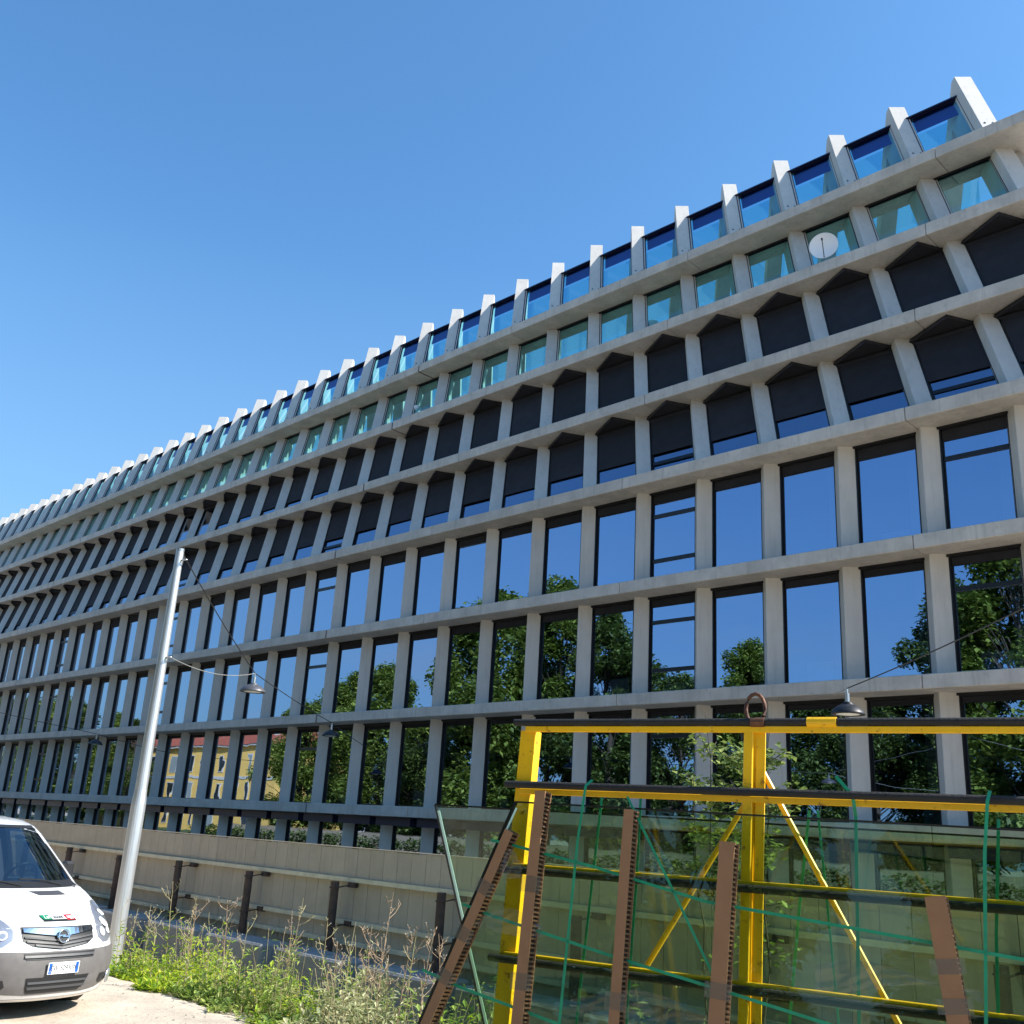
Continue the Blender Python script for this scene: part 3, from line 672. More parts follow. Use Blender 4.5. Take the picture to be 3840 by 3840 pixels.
def straps():
    def st(pts, label, w_=.016, off=.118, tw=0):
        mb = MB()
        for p, q in zip(pts[:-1], pts[1:]):
            a = Vector(p[:2]); b_ = Vector(q[:2]); d = (b_-a).normalized(); n = Vector((-d.y, d.x))*w_/2
            o0 = p[2] if len(p) > 2 else off; o1 = q[2] if len(q) > 2 else off
            vs = [RK(*(a-n), o0, 6), RK(*(a+n), o0, 6), RK(*(b_+n), o1, 6), RK(*(b_-n), o1, 6)]
            vs += [v-Nv*.0015 for v in vs]
            mb.add(vs, [(0, 1, 2, 3), (7, 6, 5, 4), (0, 4, 5, 1), (1, 5, 6, 2), (2, 6, 7, 3), (3, 7, 4, 0)])
        o = mb.obj('plastic_strap', 'strap_green'); tag(o, label, 'strap', 'green plastic straps around the glass')
    st([(-1.60, -.72), (-1.49, -.735), (-.9, -.83), (-.219, -.965), (.731, -1.044), (1.6, -1.12)], 'upper green strap running across the front glass, sloping down to the right')
    st([(-1.75, -1.10), (-1.529, -1.150), (-.711, -1.295), (-.133, -1.385), (.291, -1.454), (1.6, -1.66)], 'middle green strap across the glass, crossing the middle yellow post')
    st([(-1.98, -1.49), (-1.703, -1.553), (-.944, -1.68), (.2, -1.86)], 'lowest green strap near the bottom left of the glass')
    st([(-.955, -.338, .10), (-.984, -.377, .125), (-1.011, -.692, .118), (-1.033, -1.662, .118), (-1.04, -2.1)], 'upright green strap wrapped over the second rail near the left post')
    st([(-.93, -.40, .0), (-.955, -.72, -.02), (-1.0, -1.6, -.03), (-1.01, -2.1, -.03)], 'green strap behind the glass beside the left upright strap')
    st([(1.215, -.335, .10), (1.203, -.386, .125), (1.173, -.638, .118), (1.130, -1.383, .118), (1.12, -2.1)], 'upright green strap wrapped over the second rail near the right edge')
    st([(1.235, -.455, .0), (1.185, -1.0, -.02), (1.168, -1.378, -.02), (1.15, -2.1, -.02)], 'green strap behind the glass at the right edge')
    st([(-.715, -.430), (-.438, -.873), (-.141, -1.361)], 'pale green loose strap falling diagonally to the middle cardboard strip', .014)
    st([(-.68, -.42, .0), (-.685, -.9, -.02), (-.70, -1.5, -.03), (-.70, -2.1, -.03)], 'green strap behind the glass beside the torn cardboard strip')
    st([(.29, -.44, -.06), (.196, -.958, -.2), (.092, -1.517, -.4), (.03, -1.9, -.5)], 'green strap leaning inward right of the middle post, behind the glass')
    st([(.335, -.44, -.06), (.37, -.9, -.1), (.41, -1.6, -.2)], 'thin green strap right of the middle post, hanging behind the glass', .012)
    st([(.455, -.27, .03), (.545, -.372, .05), (.548, -.47, .0), (.538, -1.55, -.02)], 'green strap with a bent free end standing up above the second rail', .018)
straps()
def films():
    rr = random.Random(9)
    for (s, h, w_, hh, lab) in ((-1.45, -.90, .22, .14, 'crumpled clear film hanging near the top left rail end'), (-1.42, -1.22, .5, .12, 'clear plastic film stretched over the lower left of the glass'), (-.5, -1.56, .9, .12, 'wrinkled clear plastic film at the bottom middle of the glass'), (.75, -1.28, .75, .12, 'clear film stuck across the glass beside the tilted strip')):
        mb = MB(); nx, ny = 14, 5; vs = []
        for j in range(ny+1):
            for i in range(nx+1):
                u = i/nx; v = j/ny
                vs.append(RK(s+(u-.5)*w_, h+(v-.5)*hh*(.7+.5*math.sin(u*5+s))+.05*math.sin(u*3), .165+rr.uniform(-.012, .016), 6))
        mb.add(vs, [(j*(nx+1)+i, j*(nx+1)+i+1, (j+1)*(nx+1)+i+1, (j+1)*(nx+1)+i) for j in range(ny) for i in range(nx)])
        o = mb.obj('plastic_film', 'film', smooth=False); tag(o, lab, 'plastic film')
films()
def red_stand_in():  # red cloth and stake added in place of a red reflection in the glass
    t = thing('red_reflection_stand_in', 'folded red tarpaulin added for a red reflection in the right end of the glass', 'fabric', (8.75, -17.2, .1))
    b = MB(); n = 14
    vs = []
    for j in range(9):
        z = 1.05*j/8
        for i in range(n+1):
            x = (i/n-.5)*.46*(1-.45*(j/8)**2); y = .05*math.sin(i*1.9)*(.4+.6*(1-j/8)); vs.append((x+.06*(j/8), y, z))
    b.add(vs, [(j*(n+1)+i, j*(n+1)+i+1, (j+1)*(n+1)+i+1, (j+1)*(n+1)+i) for j in range(8) for i in range(n)]); b.obj('cloth', 'red_fabric', t, smooth=True)
    b = MB(); b.tube([(.06, .08, -.1), (.06, .08, 1.07)], .02, 8); b.obj('stake', 'wood', t)
red_stand_in()

# ------------------------------------------------------------------ van
def van():
    t = thing('parked_van', 'white delivery van with grey bumper parked at the left edge, seen from the front', 'van', (-1.27, -19.72, -.04), rz=R(12))
    W = .94
    # silhouette: (z, x of the nose on the centre line, half width, plan rounding depth, rounding power)
    PR = [(.20, -.10, .80, .36, 2.6), (.24, -.03, .86, .38, 2.7), (.36, .00, .92, .42, 2.9), (.50, .01, .945, .44, 3.0), (.62, .00, .95, .46, 3.0), (.68, -.02, .95, .46, 3.0),
          (.78, -.05, .945, .48, 2.8), (.89, -.10, .935, .50, 2.6), (.96, -.18, .93, .50, 2.4), (1.06, -.38, .925, .46, 2.2), (1.17, -.66, .92, .40, 2.2), (1.25, -.92, .92, .36, 2.2),
          (1.40, -1.11, .875, .34, 2.2), (1.60, -1.37, .81, .31, 2.2), (1.78, -1.60, .745, .28, 2.2), (1.86, -1.74, .71, .26, 2.3), (1.92, -1.95, .67, .24, 2.4), (1.955, -2.30, .60, .2, 2.4)]
    zs = [p[0] for p in PR]
    def par(z):
        return [float(np.interp(z, zs, [p[k] for p in PR])) for k in (1, 2, 3, 4)]
    def SF(z, w_, off=0.):
        x0, hw, rd, pw = par(z)
        # w in -1..1 runs round the nose: the last part sweeps into the side
        a = abs(w_); x = x0-rd*(a**pw); y = hw*w_
        if off:
            e = .004
            P = Vector(SF(z, w_)); Pz = Vector(SF(min(z+e, 1.95), w_))-Vector(SF(z-e, w_)); Pw = Vector(SF(z, w_+e))-Vector(SF(z, w_-e))
            nn = Pw.cross(Pz).normalized()
            if nn.x < 0 and abs(w_) < .9: nn = -nn
            return tuple(P+nn*off)
        return (x, y, z)
    def patch(mb, rows, off=.004, nc=10, thick=0.):
        """rows = (z, w0, w1) from bottom to top"""
        vs = [SF(z, w0+(w1-w0)*i/nc, off) for z, w0, w1 in rows for i in range(nc+1)]
        mb.add(vs, [(j*(nc+1)+i, j*(nc+1)+i+1, (j+1)*(nc+1)+i+1, (j+1)*(nc+1)+i) for j in range(len(rows)-1) for i in range(nc)])
    def dense(rows, n=3):
        out = []
        for (a, b_) in zip(rows[:-1], rows[1:]):
            for i in range(n): out.append(tuple(a[k]+(b_[k]-a[k])*i/n for k in range(3)))
        return out+[rows[-1]]
    # body skin: nose part without windscreen, sides, roof
    zz = [.20, .22, .24, .30, .36, .43, .50, .56, .62, .68, .73, .78, .84, .89, .92, .96, 1.0, 1.03, 1.06, 1.10, 1.135, 1.17, 1.21, 1.25]
    nw = 28
    b = MB(); vs = [SF(z, -1+2*i/nw) for z in zz for i in range(nw+1)]
    b.add(vs, [(j*(nw+1)+i, j*(nw+1)+i+1, (j+1)*(nw+1)+i+1, (j+1)*(nw+1)+i) for j in range(len(zz)-1) for i in range(nw)])
    # pillars around the screen + roof front
    zz2 = [1.25, 1.40, 1.60, 1.78, 1.86]
    for s in (-1, 1):
        vs = [SF(z, s*(.90+.10*i/3)) for z in zz2 for i in range(4)]; b.add(vs, [(j*4+i, j*4+i+1, (j+1)*4+i+1, (j+1)*4+i) for j in range(len(zz2)-1) for i in range(3)])
    zz3 = [1.86, 1.89, 1.92, 1.94, 1.955]
    vs = [SF(z, -1+2*i/nw) for z in zz3 for i in range(nw+1)]
    b.add(vs, [(j*(nw+1)+i, j*(nw+1)+i+1, (j+1)*(nw+1)+i+1, (j+1)*(nw+1)+i) for j in range(len(zz3)-1) for i in range(nw)])
    # sides and roof as lofted rings going back
    for s in (-1, 1):
        col = []
        for z in [.20, .24, .36, .50, .68, .84, .96, 1.10, 1.25, 1.40, 1.60, 1.78, 1.86, 1.92, 1.955]:
            x0, hw, rd, pw = par(z); xf = x0-rd
            xs_ = [xf, xf-.25, -2.6, -4.4, -4.72]; sw = [hw, min(.955, hw+.01) if z < 1.3 else hw+.01, hw+.035 if z > 1.3 else .955, hw+.03 if z > 1.3 else .95, hw-.06]
            col.append([(x, s*w_, z) for x, w_ in zip(xs_, sw)])
        # openings: side door glass between z 1.225 and 1.78 of the first stretch
        n = 5; vs = [p for c in col for p in c]; fs = []
        for j in range(len(col)-1):
            for i in range(n-1):
                if i == 1 and 8 <= j <= 10: continue
                if i in (0, 1) and j < 4: 
                    if i == 1 and j < 3: continue
                fs.append((j*n+i, j*n+i+1, (j+1)*n+i+1, (j+1)*n+i))
        b.add(vs, fs)
        xa = col[8][1][0]; 
    top = []
    for x in (-2.30-.2, -2.9, -4.4, -4.7): top.append([(x, w_, 1.975 if abs(w_) < .5 else 1.95) for w_ in (-.60, -.3, 0, .3, .60)])
    fr = [SF(1.955, w_) for w_ in (-1, -.5, 0, .5, 1)]
    rows = [fr]+top; vs = [p for r_ in rows for p in r_]
    b.add(vs, [(j*5+i, j*5+i+1, (j+1)*5+i+1, (j+1)*5+i) for j in range(len(rows)-1) for i in range(4)])
    b.add([(-4.72, -.9, .25), (-4.72, .9, .25), (-4.72, .63, 1.95), (-4.72, -.63, 1.95)], [(0, 1, 2, 3)])
    body = b.obj('body', 'van_white', t, smooth=True)
    mo = body.modifiers.new('weld', 'WELD'); mo.merge_threshold = .004
    b = MB(); b.box(-4.6, -.55, -.85, .85, .22, .30); b.box(-1.1, -.7, -.6, .6, .3, .80); b.obj('underbody', 'black_plastic', t)
    # windscreen
    b = MB(); patch(b, dense([(1.255, -.90, .90), (1.40, -.90, .90), (1.60, -.90, .90), (1.78, -.90, .90), (1.86, -.90, .90)], 2), .0, 20); b.obj('windscreen', 'car_glass', t, smooth=True)
    b = MB()
    for s in (-1, 1): patch(b, [(1.26, s*.86, s*.925), (1.40, s*.875, s*.925), (1.60, s*.875, s*.925), (1.84, s*.87, s*.925)], .004, 2)
    patch(b, [(1.225, -.93, .93), (1.29, -.90, .90)], .006, 20); patch(b, [(1.835, -.91, .91), (1.865, -.91, .91)], .004, 20)
    b.obj('screen_surround', 'black_plastic', t, smooth=True)
    b = MB(); patch(b, dense([(1.165, .06, .46), (1.20, -.02, .42)], 2), .005, 8); b.obj('bonnet_vent', 'grey_plastic', t, smooth=True)
    for s in (-1, 1):
        b = MB(); hw = .87; b.add([(-1.55, s*.885, 1.25), (-2.5, s*.92, 1.25), (-2.5, s*.80, 1.74), (-1.95, s*.79, 1.74)], [(0, 1, 2, 3)]); b.obj('side_window', 'car_glass', t)
    # cabin
    b = MB(); b.box(-1.55, -1.05, -.80, .80, 1.0, 1.24); b.obj('dashboard', 'grey_plastic', t, bevel=.03)
    for y in (-.5, -.1, .42):
        b = MB(); b.box(-2.45, -1.85, y-.2, y+.2, .85, .98); b.box(-2.55, -2.42, y-.2, y+.2, .95, 1.50); b.box(-2.53, -2.44, y-.11, y+.11, 1.52, 1.70); b.obj('seat', 'seat_fabric', t, bevel=.03)
    b = MB(); b.tube([(-1.62+.08*math.cos(a), .42+.19*math.cos(a+math.pi/2), 1.28+.17*math.sin(a+math.pi/2)) for a in [2*math.pi*i/20 for i in range(21)]], .015, 6); b.tube([(-1.62, .24, 1.28), (-1.62, .60, 1.28)], .018, 6); b.tube([(-1.62, .42, 1.28), (-1.30, .42, 1.15)], .025, 6); b.obj('steering_wheel', 'black_plastic', t)
    b = MB(); b.box(-2.75, -2.70, -.88, .88, .4, 1.90); b.obj('bulkhead', 'seat_fabric', t)
    # wipers
    for w0, w1, z0, z1 in ((.55, -.02, 1.25, 1.30), (-.05, -.62, 1.25, 1.31)):
        b = MB(); b.tube([SF(1.235, w0, .02), SF(z0+.03, (w0+w1)/2, .035), SF(z1, w1, .02)], .009, 5); b.obj('wiper', 'black_plastic', t)
    # grille
    b = MB(); patch(b, dense([(.69, -.06, .06), (.725, -.34, .34), (.775, -.435, .435), (.885, -.45, .45), (.90, -.45, .45)], 2), .006, 16); g = b.obj('grille', 'black_plastic', t, smooth=True)
    b = MB()
    for z, wd in ((.735, .31), (.77, .40), (.805, .42)):
        vs = []
        for i in range(15):
            w_ = wd*(-1+2*i/14); zz_ = z-.035+.035*abs(w_)/wd; vs += [SF(zz_-.009, w_, .02), SF(zz_+.009, w_, .016), SF(zz_+.009, w_, .008), SF(zz_-.009, w_, .008)]
        b.add(vs, [(4*i+k, 4*i+(k+1) % 4, 4*i+4+(k+1) % 4, 4*i+4+k) for i in range(14) for k in range(4)])
    b.obj('slat', 'grey_plastic', g)
    b = MB()
    vs = []
    for i in range(17):
        w_ = -.43+.86*i/16; zl = .805+.045*abs(w_)/.45*1; vs += [SF(zl, w_, .026), SF(.887, w_, .018), SF(.887, w_, .006), SF(zl, w_, .006)]
    b.add(vs, [(4*i+k, 4*i+(k+1) % 4, 4*i+4+(k+1) % 4, 4*i+4+k) for i in range(16) for k in range(4)]); b.obj('chrome_bar', 'chrome', g, smooth=False)
    # badge: ring and lightning bolt
    c = Vector(SF(.80, 0, .045)); tilt = Matrix.Rotation(R(-14), 3, 'Y')
    b = MB(); b.tube([c+tilt @ Vector((0, .062*math.cos(a), .062*math.sin(a))) for a in [2*math.pi*i/28 for i in range(29)]], .008, 8, False); b.obj('badge_ring', 'chrome', g, smooth=True)
    b = MB(); b.lathe([(0, 0), (.055, 0)], 20); b.v = [tuple(c+tilt @ Vector((-.010, v[0], v[1]))) for v in b.v]; b.obj('badge_field', 'black_plastic', g)
    b = MB(); q = [(-.088, .006), (-.01, .016), (-.014, .003), (.088, -.004), (.01, -.018), (.016, -.004)]
    q = [(-.085, -.012), (-.06, .012), (.022, .012), (.010, -.004), (.085, .012), (.060, -.012), (-.022, -.012), (-.010, .004)]
    vs = [c+tilt @ Vector((.004, y, z)) for y, z in q]+[c+tilt @ Vector((-.004, y, z)) for y, z in q]; n = len(q)
    b.add(vs, [tuple(range(n)), tuple(range(2*n-1, n-1, -1))]+[(i, (i+1) % n, n+(i+1) % n, n+i) for i in range(n)]); b.obj('badge_bolt', 'chrome', g, fix=True)
    # headlights
    for s in (-1, 1):
        b = MB(); patch(b, dense([(.72, s*.62, s*.74), (.78, s*.53, s*.88), (.87, s*.52, s*.93), (.94, s*.57, s*.94), (1.00, s*.64, s*.94), (1.05, s*.74, s*.93), (1.09, s*.84, s*.92)], 2), .004, 8)
        h = b.obj('headlight', 'lamp_reflector', t, smooth=True)
        for z, w_, r_ in ((.82, .62, .05), (.90, .72, .07), (.98, .83, .05), (.82, .78, .04)):
            c = Vector(SF(z, s*w_, .012)); nn = (Vector(SF(z, s*w_, .03))-Vector(SF(z, s*w_, .0))).normalized(); q_ = nn.to_track_quat('Z', 'Y').to_matrix()
            b = MB(); b.lathe([(r_, 0), (r_*.95, .008), (r_*.6, -.01), (0, -.02)], 16); b.v = [tuple(q_ @ Vector(v)+c) for v in b.v]; b.obj('reflector', 'lamp_bowl', h, smooth=True)
        b = MB(); patch(b, dense([(.72, s*.62, s*.74), (.78, s*.53, s*.88), (.87, s*.52, s*.93), (.94, s*.57, s*.94), (1.00, s*.64, s*.94), (1.05, s*.74, s*.93), (1.09, s*.84, s*.92)], 2), .014, 8); b.obj('lens_cover', 'car_clear', h, smooth=True)
        # fog lamp
        c = Vector(SF(.37, s*.80, .02)); nn = (Vector(SF(.37, s*.80, .03))-Vector(SF(.37, s*.80, .0))).normalized(); q_ = nn.to_track_quat('Z', 'Y').to_matrix()
        b = MB(); b.lathe([(.075, 0), (.07, .014), (.055, .012), (0, .02)], 20); b.v = [tuple(q_ @ Vector(v)+c) for v in b.v]; b.obj('fog_lamp', 'lamp_reflector', t, smooth=True)
    # bumper: grey skin panel with intakes
    b = MB(); patch(b, dense([(.27, -.38, .38), (.285, -.62, .62), (.33, -.80, .80), (.40, -.90, .90), (.52, -.985, .985), (.64, -1., 1.), (.675, -1., 1.)], 3), .008, 30); bp = b.obj('bumper', 'bumper_grey', t, smooth=True)
    b = MB(); patch(b, [(.60, -.40, .42), (.66, -.43, .44)], .013, 12); patch(b, [(.29, -.36, .30), (.35, -.38, .36), (.435, -.38, .40)], .013, 12)
    for s in (-1, 1): patch(b, [(.33, s*.62, s*.70), (.36, s*.58, s*.72), (.42, s*.60, s*.72)], .013, 4)
    b.obj('air_intake', 'black_plastic', bp, smooth=True)
    b = MB()
    for z in (.63, .34, .388):
        wd = .42 if z > .5 else .36
        vs = []
        for i in range(13): w_ = wd*(-1+2*i/12); vs += [SF(z-.010, w_, .024), SF(z+.010, w_, .020), SF(z+.010, w_, .012), SF(z-.010, w_, .012)]
        b.add(vs, [(4*i+k, 4*i+(k+1) % 4, 4*i+4+(k+1) % 4, 4*i+4+k) for i in range(12) for k in range(4)])
    b.obj('intake_slat', 'grey_plastic', bp)
    # number plate
    pc = Vector(SF(.515, .02, .03)); pl = MB(); pl.box(-.006, .006, -.18, .18, -.055, .055); plate = pl.obj('number_plate', 'plate_white', t); plate.location = pc; plate.rotation_euler = (0, R(2), 0)
    for ya in (-.172, .137): pl = MB(); pl.box(.006, .008, ya, ya+.035, -.050, .050); pl.obj('plate_band', 'plate_blue', plate)
    def txt(s_, size, loc, mat, parent, rot=(R(90), 0, R(90)), ext=.001, shear=0):
        c_ = bpy.data.curves.new('lettering', 'FONT'); c_.body = s_; c_.size = size; c_.extrude = ext; c_.align_x = 'CENTER'; c_.align_y = 'CENTER'; c_.shear = shear
        o_ = bpy.data.objects.new('lettering', c_); COL.objects.link(o_); dg = bpy.context.evaluated_depsgraph_get(); me = bpy.data.meshes.new_from_object(o_.evaluated_get(dg)); bpy.data.objects.remove(o_)
        me.materials.append(MT[mat]); x = link('lettering', me, parent, loc); x.rotation_euler = rot; return x
    x = txt('EW 509XW', .072, (.0075, 0, -.002), 'plate_text', plate); x.scale = (.86, 1, 1)
    txt('I', .03, (.0085, -.155, -.03), 'text_white', plate)
    # bonnet sticker in three colours
    def stk(w0, w1, z0, z1, mat, off=.006):
        b_ = MB(); patch(b_, dense([(z0, w0, w1), (z1, w0-.02, w1-.02)], 3), off, 6); return b_.obj('sticker', mat, t, smooth=True)
    stk(-.17, .25, .945, 1.000, 'sticker_black', .006)
    stk(-.165, -.06, .962, .996, 'sticker_green', .008); stk(-.058, .125, .962, .996, 'plate_white', .008); stk(.127, .245, .955, .996, 'sticker_red', .008)
    for s_, wc, mt_ in (('Lai', -.118, 'text_white'), ('mont', .025, 'sticker_black'), ('aggi', .178, 'text_white')):
        P = Vector(SF(.978, wc, .012)); A = Vector(SF(.978, wc+.01))-Vector(SF(.978, wc-.01)); Z = Vector(SF(.99, wc))-Vector(SF(.97, wc)); A.normalize(); Z = (Z-A*Z.dot(A)).normalized(); nn = A.cross(Z)
        x = txt(s_, .056, P, mt_, t); x.rotation_euler = Matrix((A, Z, nn)).transposed().to_euler(); x.scale = (1, 1.5, 1)
    # mirrors, wheels
    for s in (-1, 1):
        b = MB(); b.box(-1.62, -1.50, s*.97-.07, s*.97+.07, 1.28, 1.48); b.obj('mirror', 'black_plastic', t, bevel=.03)
    for x_ in (-.95, -3.95):
        for s in (-1, 1):
            w_ = MB(); pr = [(.20, -.10), (.31, -.11), (.34, -.08), (.345, 0), (.34, .08), (.31, .11), (.20, .10)]; w_.lathe(pr, 28); w_.v = [(x_+v[0], s*.80+v[2]*s, .345+v[1]) for v in w_.v]; ty = w_.obj('wheel', 'tyre', t, smooth=True)
            w_ = MB(); w_.lathe([(.20, .09), (.19, .05), (.08, .06), (0, .07)], 20); w_.v = [(x_+v[0], s*.80+v[2]*s, .345+v[1]) for v in w_.v]; w_.obj('rim', 'steel', ty, smooth=True)
    b = MB(); patch(b, [(.205, -.98, .98), (.235, -1., 1.)], .004, 24); b.obj('lower_lip', 'van_white', t, smooth=True)
van()

# ------------------------------------------------------------------ plants
def leafquad(vs, fs, P, d, up, ln, wd):
    d = d.normalized(); s = d.cross(up)
    if s.length < 1e-3: s = Vector((1, 0, 0))
    s.normalize(); b = len(vs); mid = P+d*ln*.5+up*ln*.08
    vs += [tuple(P), tuple(mid+s*wd*.5), tuple(P+d*ln-up*ln*.05), tuple(mid-s*wd*.5)]; fs.append((b, b+1, b+2, b+3))
def rdir(rr, el0=-.3, el1=.9):
    a = rr.uniform(0, 2*math.pi); e = rr.uniform(el0, el1); return Vector((math.cos(a)*math.cos(e), math.sin(a)*math.cos(e), math.sin(e)))
def weedmesh(seed, H, kind):
    rr = random.Random(seed); b = MB(); pts = []; x = y = 0; lx = rr.uniform(-.12, .12); ly = rr.uniform(-.08, .08)
    n = 10
    for i in range(n+1):
        f_ = i/n; pts.append(Vector((lx*f_*f_*H, ly*f_*f_*H, H*f_))+Vector((rr.uniform(-.006, .006), rr.uniform(-.006, .006), 0)))
    b.cur = 0; b.tube(pts, .0075, 5, False, r1=.0028)
    lv = []; lf = []
    def at(f_): k = min(n-1, int(f_*n)); return pts[k].lerp(pts[k+1], f_*n-k)
    top = .45 if kind == 'dry' else .72
    for i in range(int(H*(46 if kind != 'dry' else 22))):
        f_ = rr.uniform(.03, top); d = rdir(rr, -.1, .8); ln = rr.uniform(.07, .15)*(1.15-f_*.6); leafquad(lv, lf, at(f_), d, Vector((0, 0, 1)), ln, ln*rr.uniform(.22, .34))
    nb = 13 if kind == 'dry' else 6
    for i in range(nb):
        f_ = rr.uniform(.42, .95); P = at(f_); d = rdir(rr, .35, .95); ln = rr.uniform(.10, .28)*(1.15-f_*.5)
        q = [P, P+d*ln*.5, P+d*ln+Vector((0, 0, ln*.25))]; b.cur = 1; b.tube(q, .0032, 4, False)
        for j in range(4):
            e = q[1].lerp(q[2], rr.random()); d2 = rdir(rr, .2, 1.1); b.tube([e, e+d2*ln*.35], .0022, 3, False)
            b.cur = 2
            if rr.random() < .22:
                c = e+d2*ln*.36; r_ = .008; b.add([c+Vector((r_, 0, 0)), c+Vector((-r_*.5, r_, 0)), c+Vector((-r_*.5, -r_, 0)), c+Vector((0, 0, r_*1.4))], [(0, 1, 3), (1, 2, 3), (2, 0, 3), (0, 2, 1)])
            b.cur = 1
    b.cur = 3; b.add(lv, lf)
    return b.mesh('weed', ['stem' if kind != 'dry' else 'dry_stem', 'dry_stem' if kind == 'dry' else 'stem', 'flower_white', {'green': 'weed_leaf', 'dry': 'weed_dull', 'bright': 'weed_bright'}[kind]])
def camray(px, py, dist):      # used only to choose where on the ground a plant stands
    x = (px-1920)/3794; y = (py-1920)/3794
    d = rt*x+dn*y+fw; return CAM+d*dist
def weeds():
    ms = {}
    plants = [  # ground position (x, y), height, kind, label
        (-4.30, -16.9, 1.42, 'green', 'tallest green weed stalk with a bent tip, nearest the metal pole'),
        (-4.85, -16.95, 1.05, 'green', 'thin green weed stalk leaning beside the tallest one'),
        (-2.95, -17.0, 1.10, 'green', 'short bare green stalk right of the tallest weed'),
        (-2.10, -17.3, 1.22, 'dry', 'branching pale weed with spread arms below the second fence post'),
        (-2.45, -17.6, 1.05, 'dry', 'thin dry weed left of the branching pale one'),
        (-.78, -17.2, 1.42, 'green', 'tall leaning weed with a forked tip, centre of the weed patch'),
        (-.60, -17.5, 1.05, 'green', 'leafy grey-green weed in the middle of the patch'),
        (-.20, -16.7, 1.12, 'bright', 'bright green climbing weed with one white flower by the middle post'),
        (.62, -17.0, 1.62, 'dry', 'tall weed with a feathery pale seed head, right of the middle post'),
        (.35, -17.4, 1.00, 'dry', 'brown twiggy weed below the feathery seed head'),
        (1.10, -17.1, 1.25, 'dry', 'brown dry weed with white seed tufts, left of the right post'),
        (1.55, -17.2, 1.30, 'dry', 'dense dry brown weed in front of the right fence post'),
        (2.0, -17.3, 1.25, 'dry', 'dry brown weed touching the slanting glass edge'),
        (-3.5, -17.1, 1.25, 'green', 'leafy stalk just right of the tallest weed, half its width'),
        (-1.25, -16.9, 1.30, 'dry', 'pale spread-armed weed between the second and middle fence posts'),
        (-.45, -17.0, 1.15, 'green', 'broad-leaved weed directly below the middle fence post'),
        (.15, -17.1, 1.25, 'green', 'upright green weed with narrow leaves right of the flowering climber'),
        (.90, -17.4, 1.20, 'dry', 'tangled tan weed behind the feathery stalk'),
        (1.35, -17.6, 1.05, 'dry', 'low tangled brown weed against the slanting glass'),
        (1.80, -17.6, 1.15, 'green', 'green weed seen partly through the corner of the front glass'),
        (-2.75, -17.4, .95, 'bright', 'fresh light green weed left of the branching pale weed'),
        (-3.9, -17.3, .90, 'bright', 'short yellow-green weed in front of the tallest stalk'),
        (-6.2, -16.7, 1.00, 'bright', 'yellow-green bushy weed at the foot of the metal pole'),
        (-5.3, -17.0, .95, 'bright', 'yellow-green weed between the van and the tallest stalk'),
        (-1.55, -17.4, 1.00, 'green', 'upright green weed between the branching pale weed and the forked one'),
    ]
    for i, (x, y, H, k, lab) in enumerate(plants):
        me = weedmesh(100+i*7, H, k); o = link('weed_plant', me, None, (x, y, gz(x, y)-.01)); tag(o, lab, 'weed', 'tall weeds before the fence')
    # low undergrowth: one mass of stems and leaves
    rr = random.Random(11); lv = []; lf = []; bv = []; bf = []; dv = []; df = []; st = MB()
    def LO(x): return float(np.interp(x, [-9, -6.5, -3.8, -1.8, -.2, 1.2, 9], [-16.4, -16.9, -17.75, -18.05, -17.9, -18.8, -19.6]))+.12*math.sin(x*3.1)+.07*math.sin(x*7.7)
    def inpatch(x, y):
        # strip in front of the blocks, widening towards the right
        lo = LO(x)
        return y > lo and y < -15.7 and x > -8.6 and x < 9.5
    k = 0
    while k < 3000:
        x = rr.uniform(-8.6, 9.5) if rr.random() < .45 else rr.uniform(-5.5, 2.5); y = rr.uniform(-20.2, -15.7)
        if not inpatch(x, y): continue
        if x > 5.2 and rr.random() < .5: k += 1; continue
        if math.sin(x*3.3+1)*math.sin(y*4.1+x*1.2) < -.35 and rr.random() < .8: continue
        edge = max(.12, min(1., (y-LO(x))/.75))
        k += 1; z = gz(x, y); H = rr.uniform(.14, .62)*edge*(1 if rr.random() < .7 else 1.6)*(.75+.55*math.sin(x*2.3+1)*math.sin(y*2.9+x))
        sel = math.sin(x*2.1+y*1.3)+rr.uniform(-.6, .6)
        tgt = (bv, bf) if (x < -2.2 and sel > -.8) or sel > 1.05 else ((dv, df) if sel < -.2 and x > 0 else (lv, lf))
        lean = Vector((rr.uniform(-.3, .3), rr.uniform(-.3, .3), 1)); P0 = Vector((x, y, z)); T = P0+lean*H
        st.tube([P0, T], .003, 3, False)
        for _ in range(rr.randint(9, 18)):
            f_ = rr.uniform(.05, 1); ln = rr.uniform(.04, .13); leafquad(*tgt, P0.lerp(T, f_)+Vector((rr.uniform(-.04, .04), rr.uniform(-.04, .04), 0)), rdir(rr, -.3, .9), Vector((0, 0, 1)), ln, ln*rr.uniform(.25, .5))
    for nm, v, f_, mt, lab in (('undergrowth', lv, lf, 'weed_leaf', 'low green undergrowth in front of the concrete blocks'), ('undergrowth', bv, bf, 'weed_bright', 'bright yellow-green low plants at the left end of the weed patch'), ('undergrowth', dv, df, 'weed_dull', 'dull grey-green and straw coloured undergrowth left of the glass')):
        b = MB(); b.add(v, f_); o = b.obj(nm, mt); tag(o, lab, 'weeds', kind='stuff')
    o = st.obj('stalks', 'stem'); tag(o, 'thin stalks of the low weed patch', 'weeds', kind='stuff')
    fl = MB()
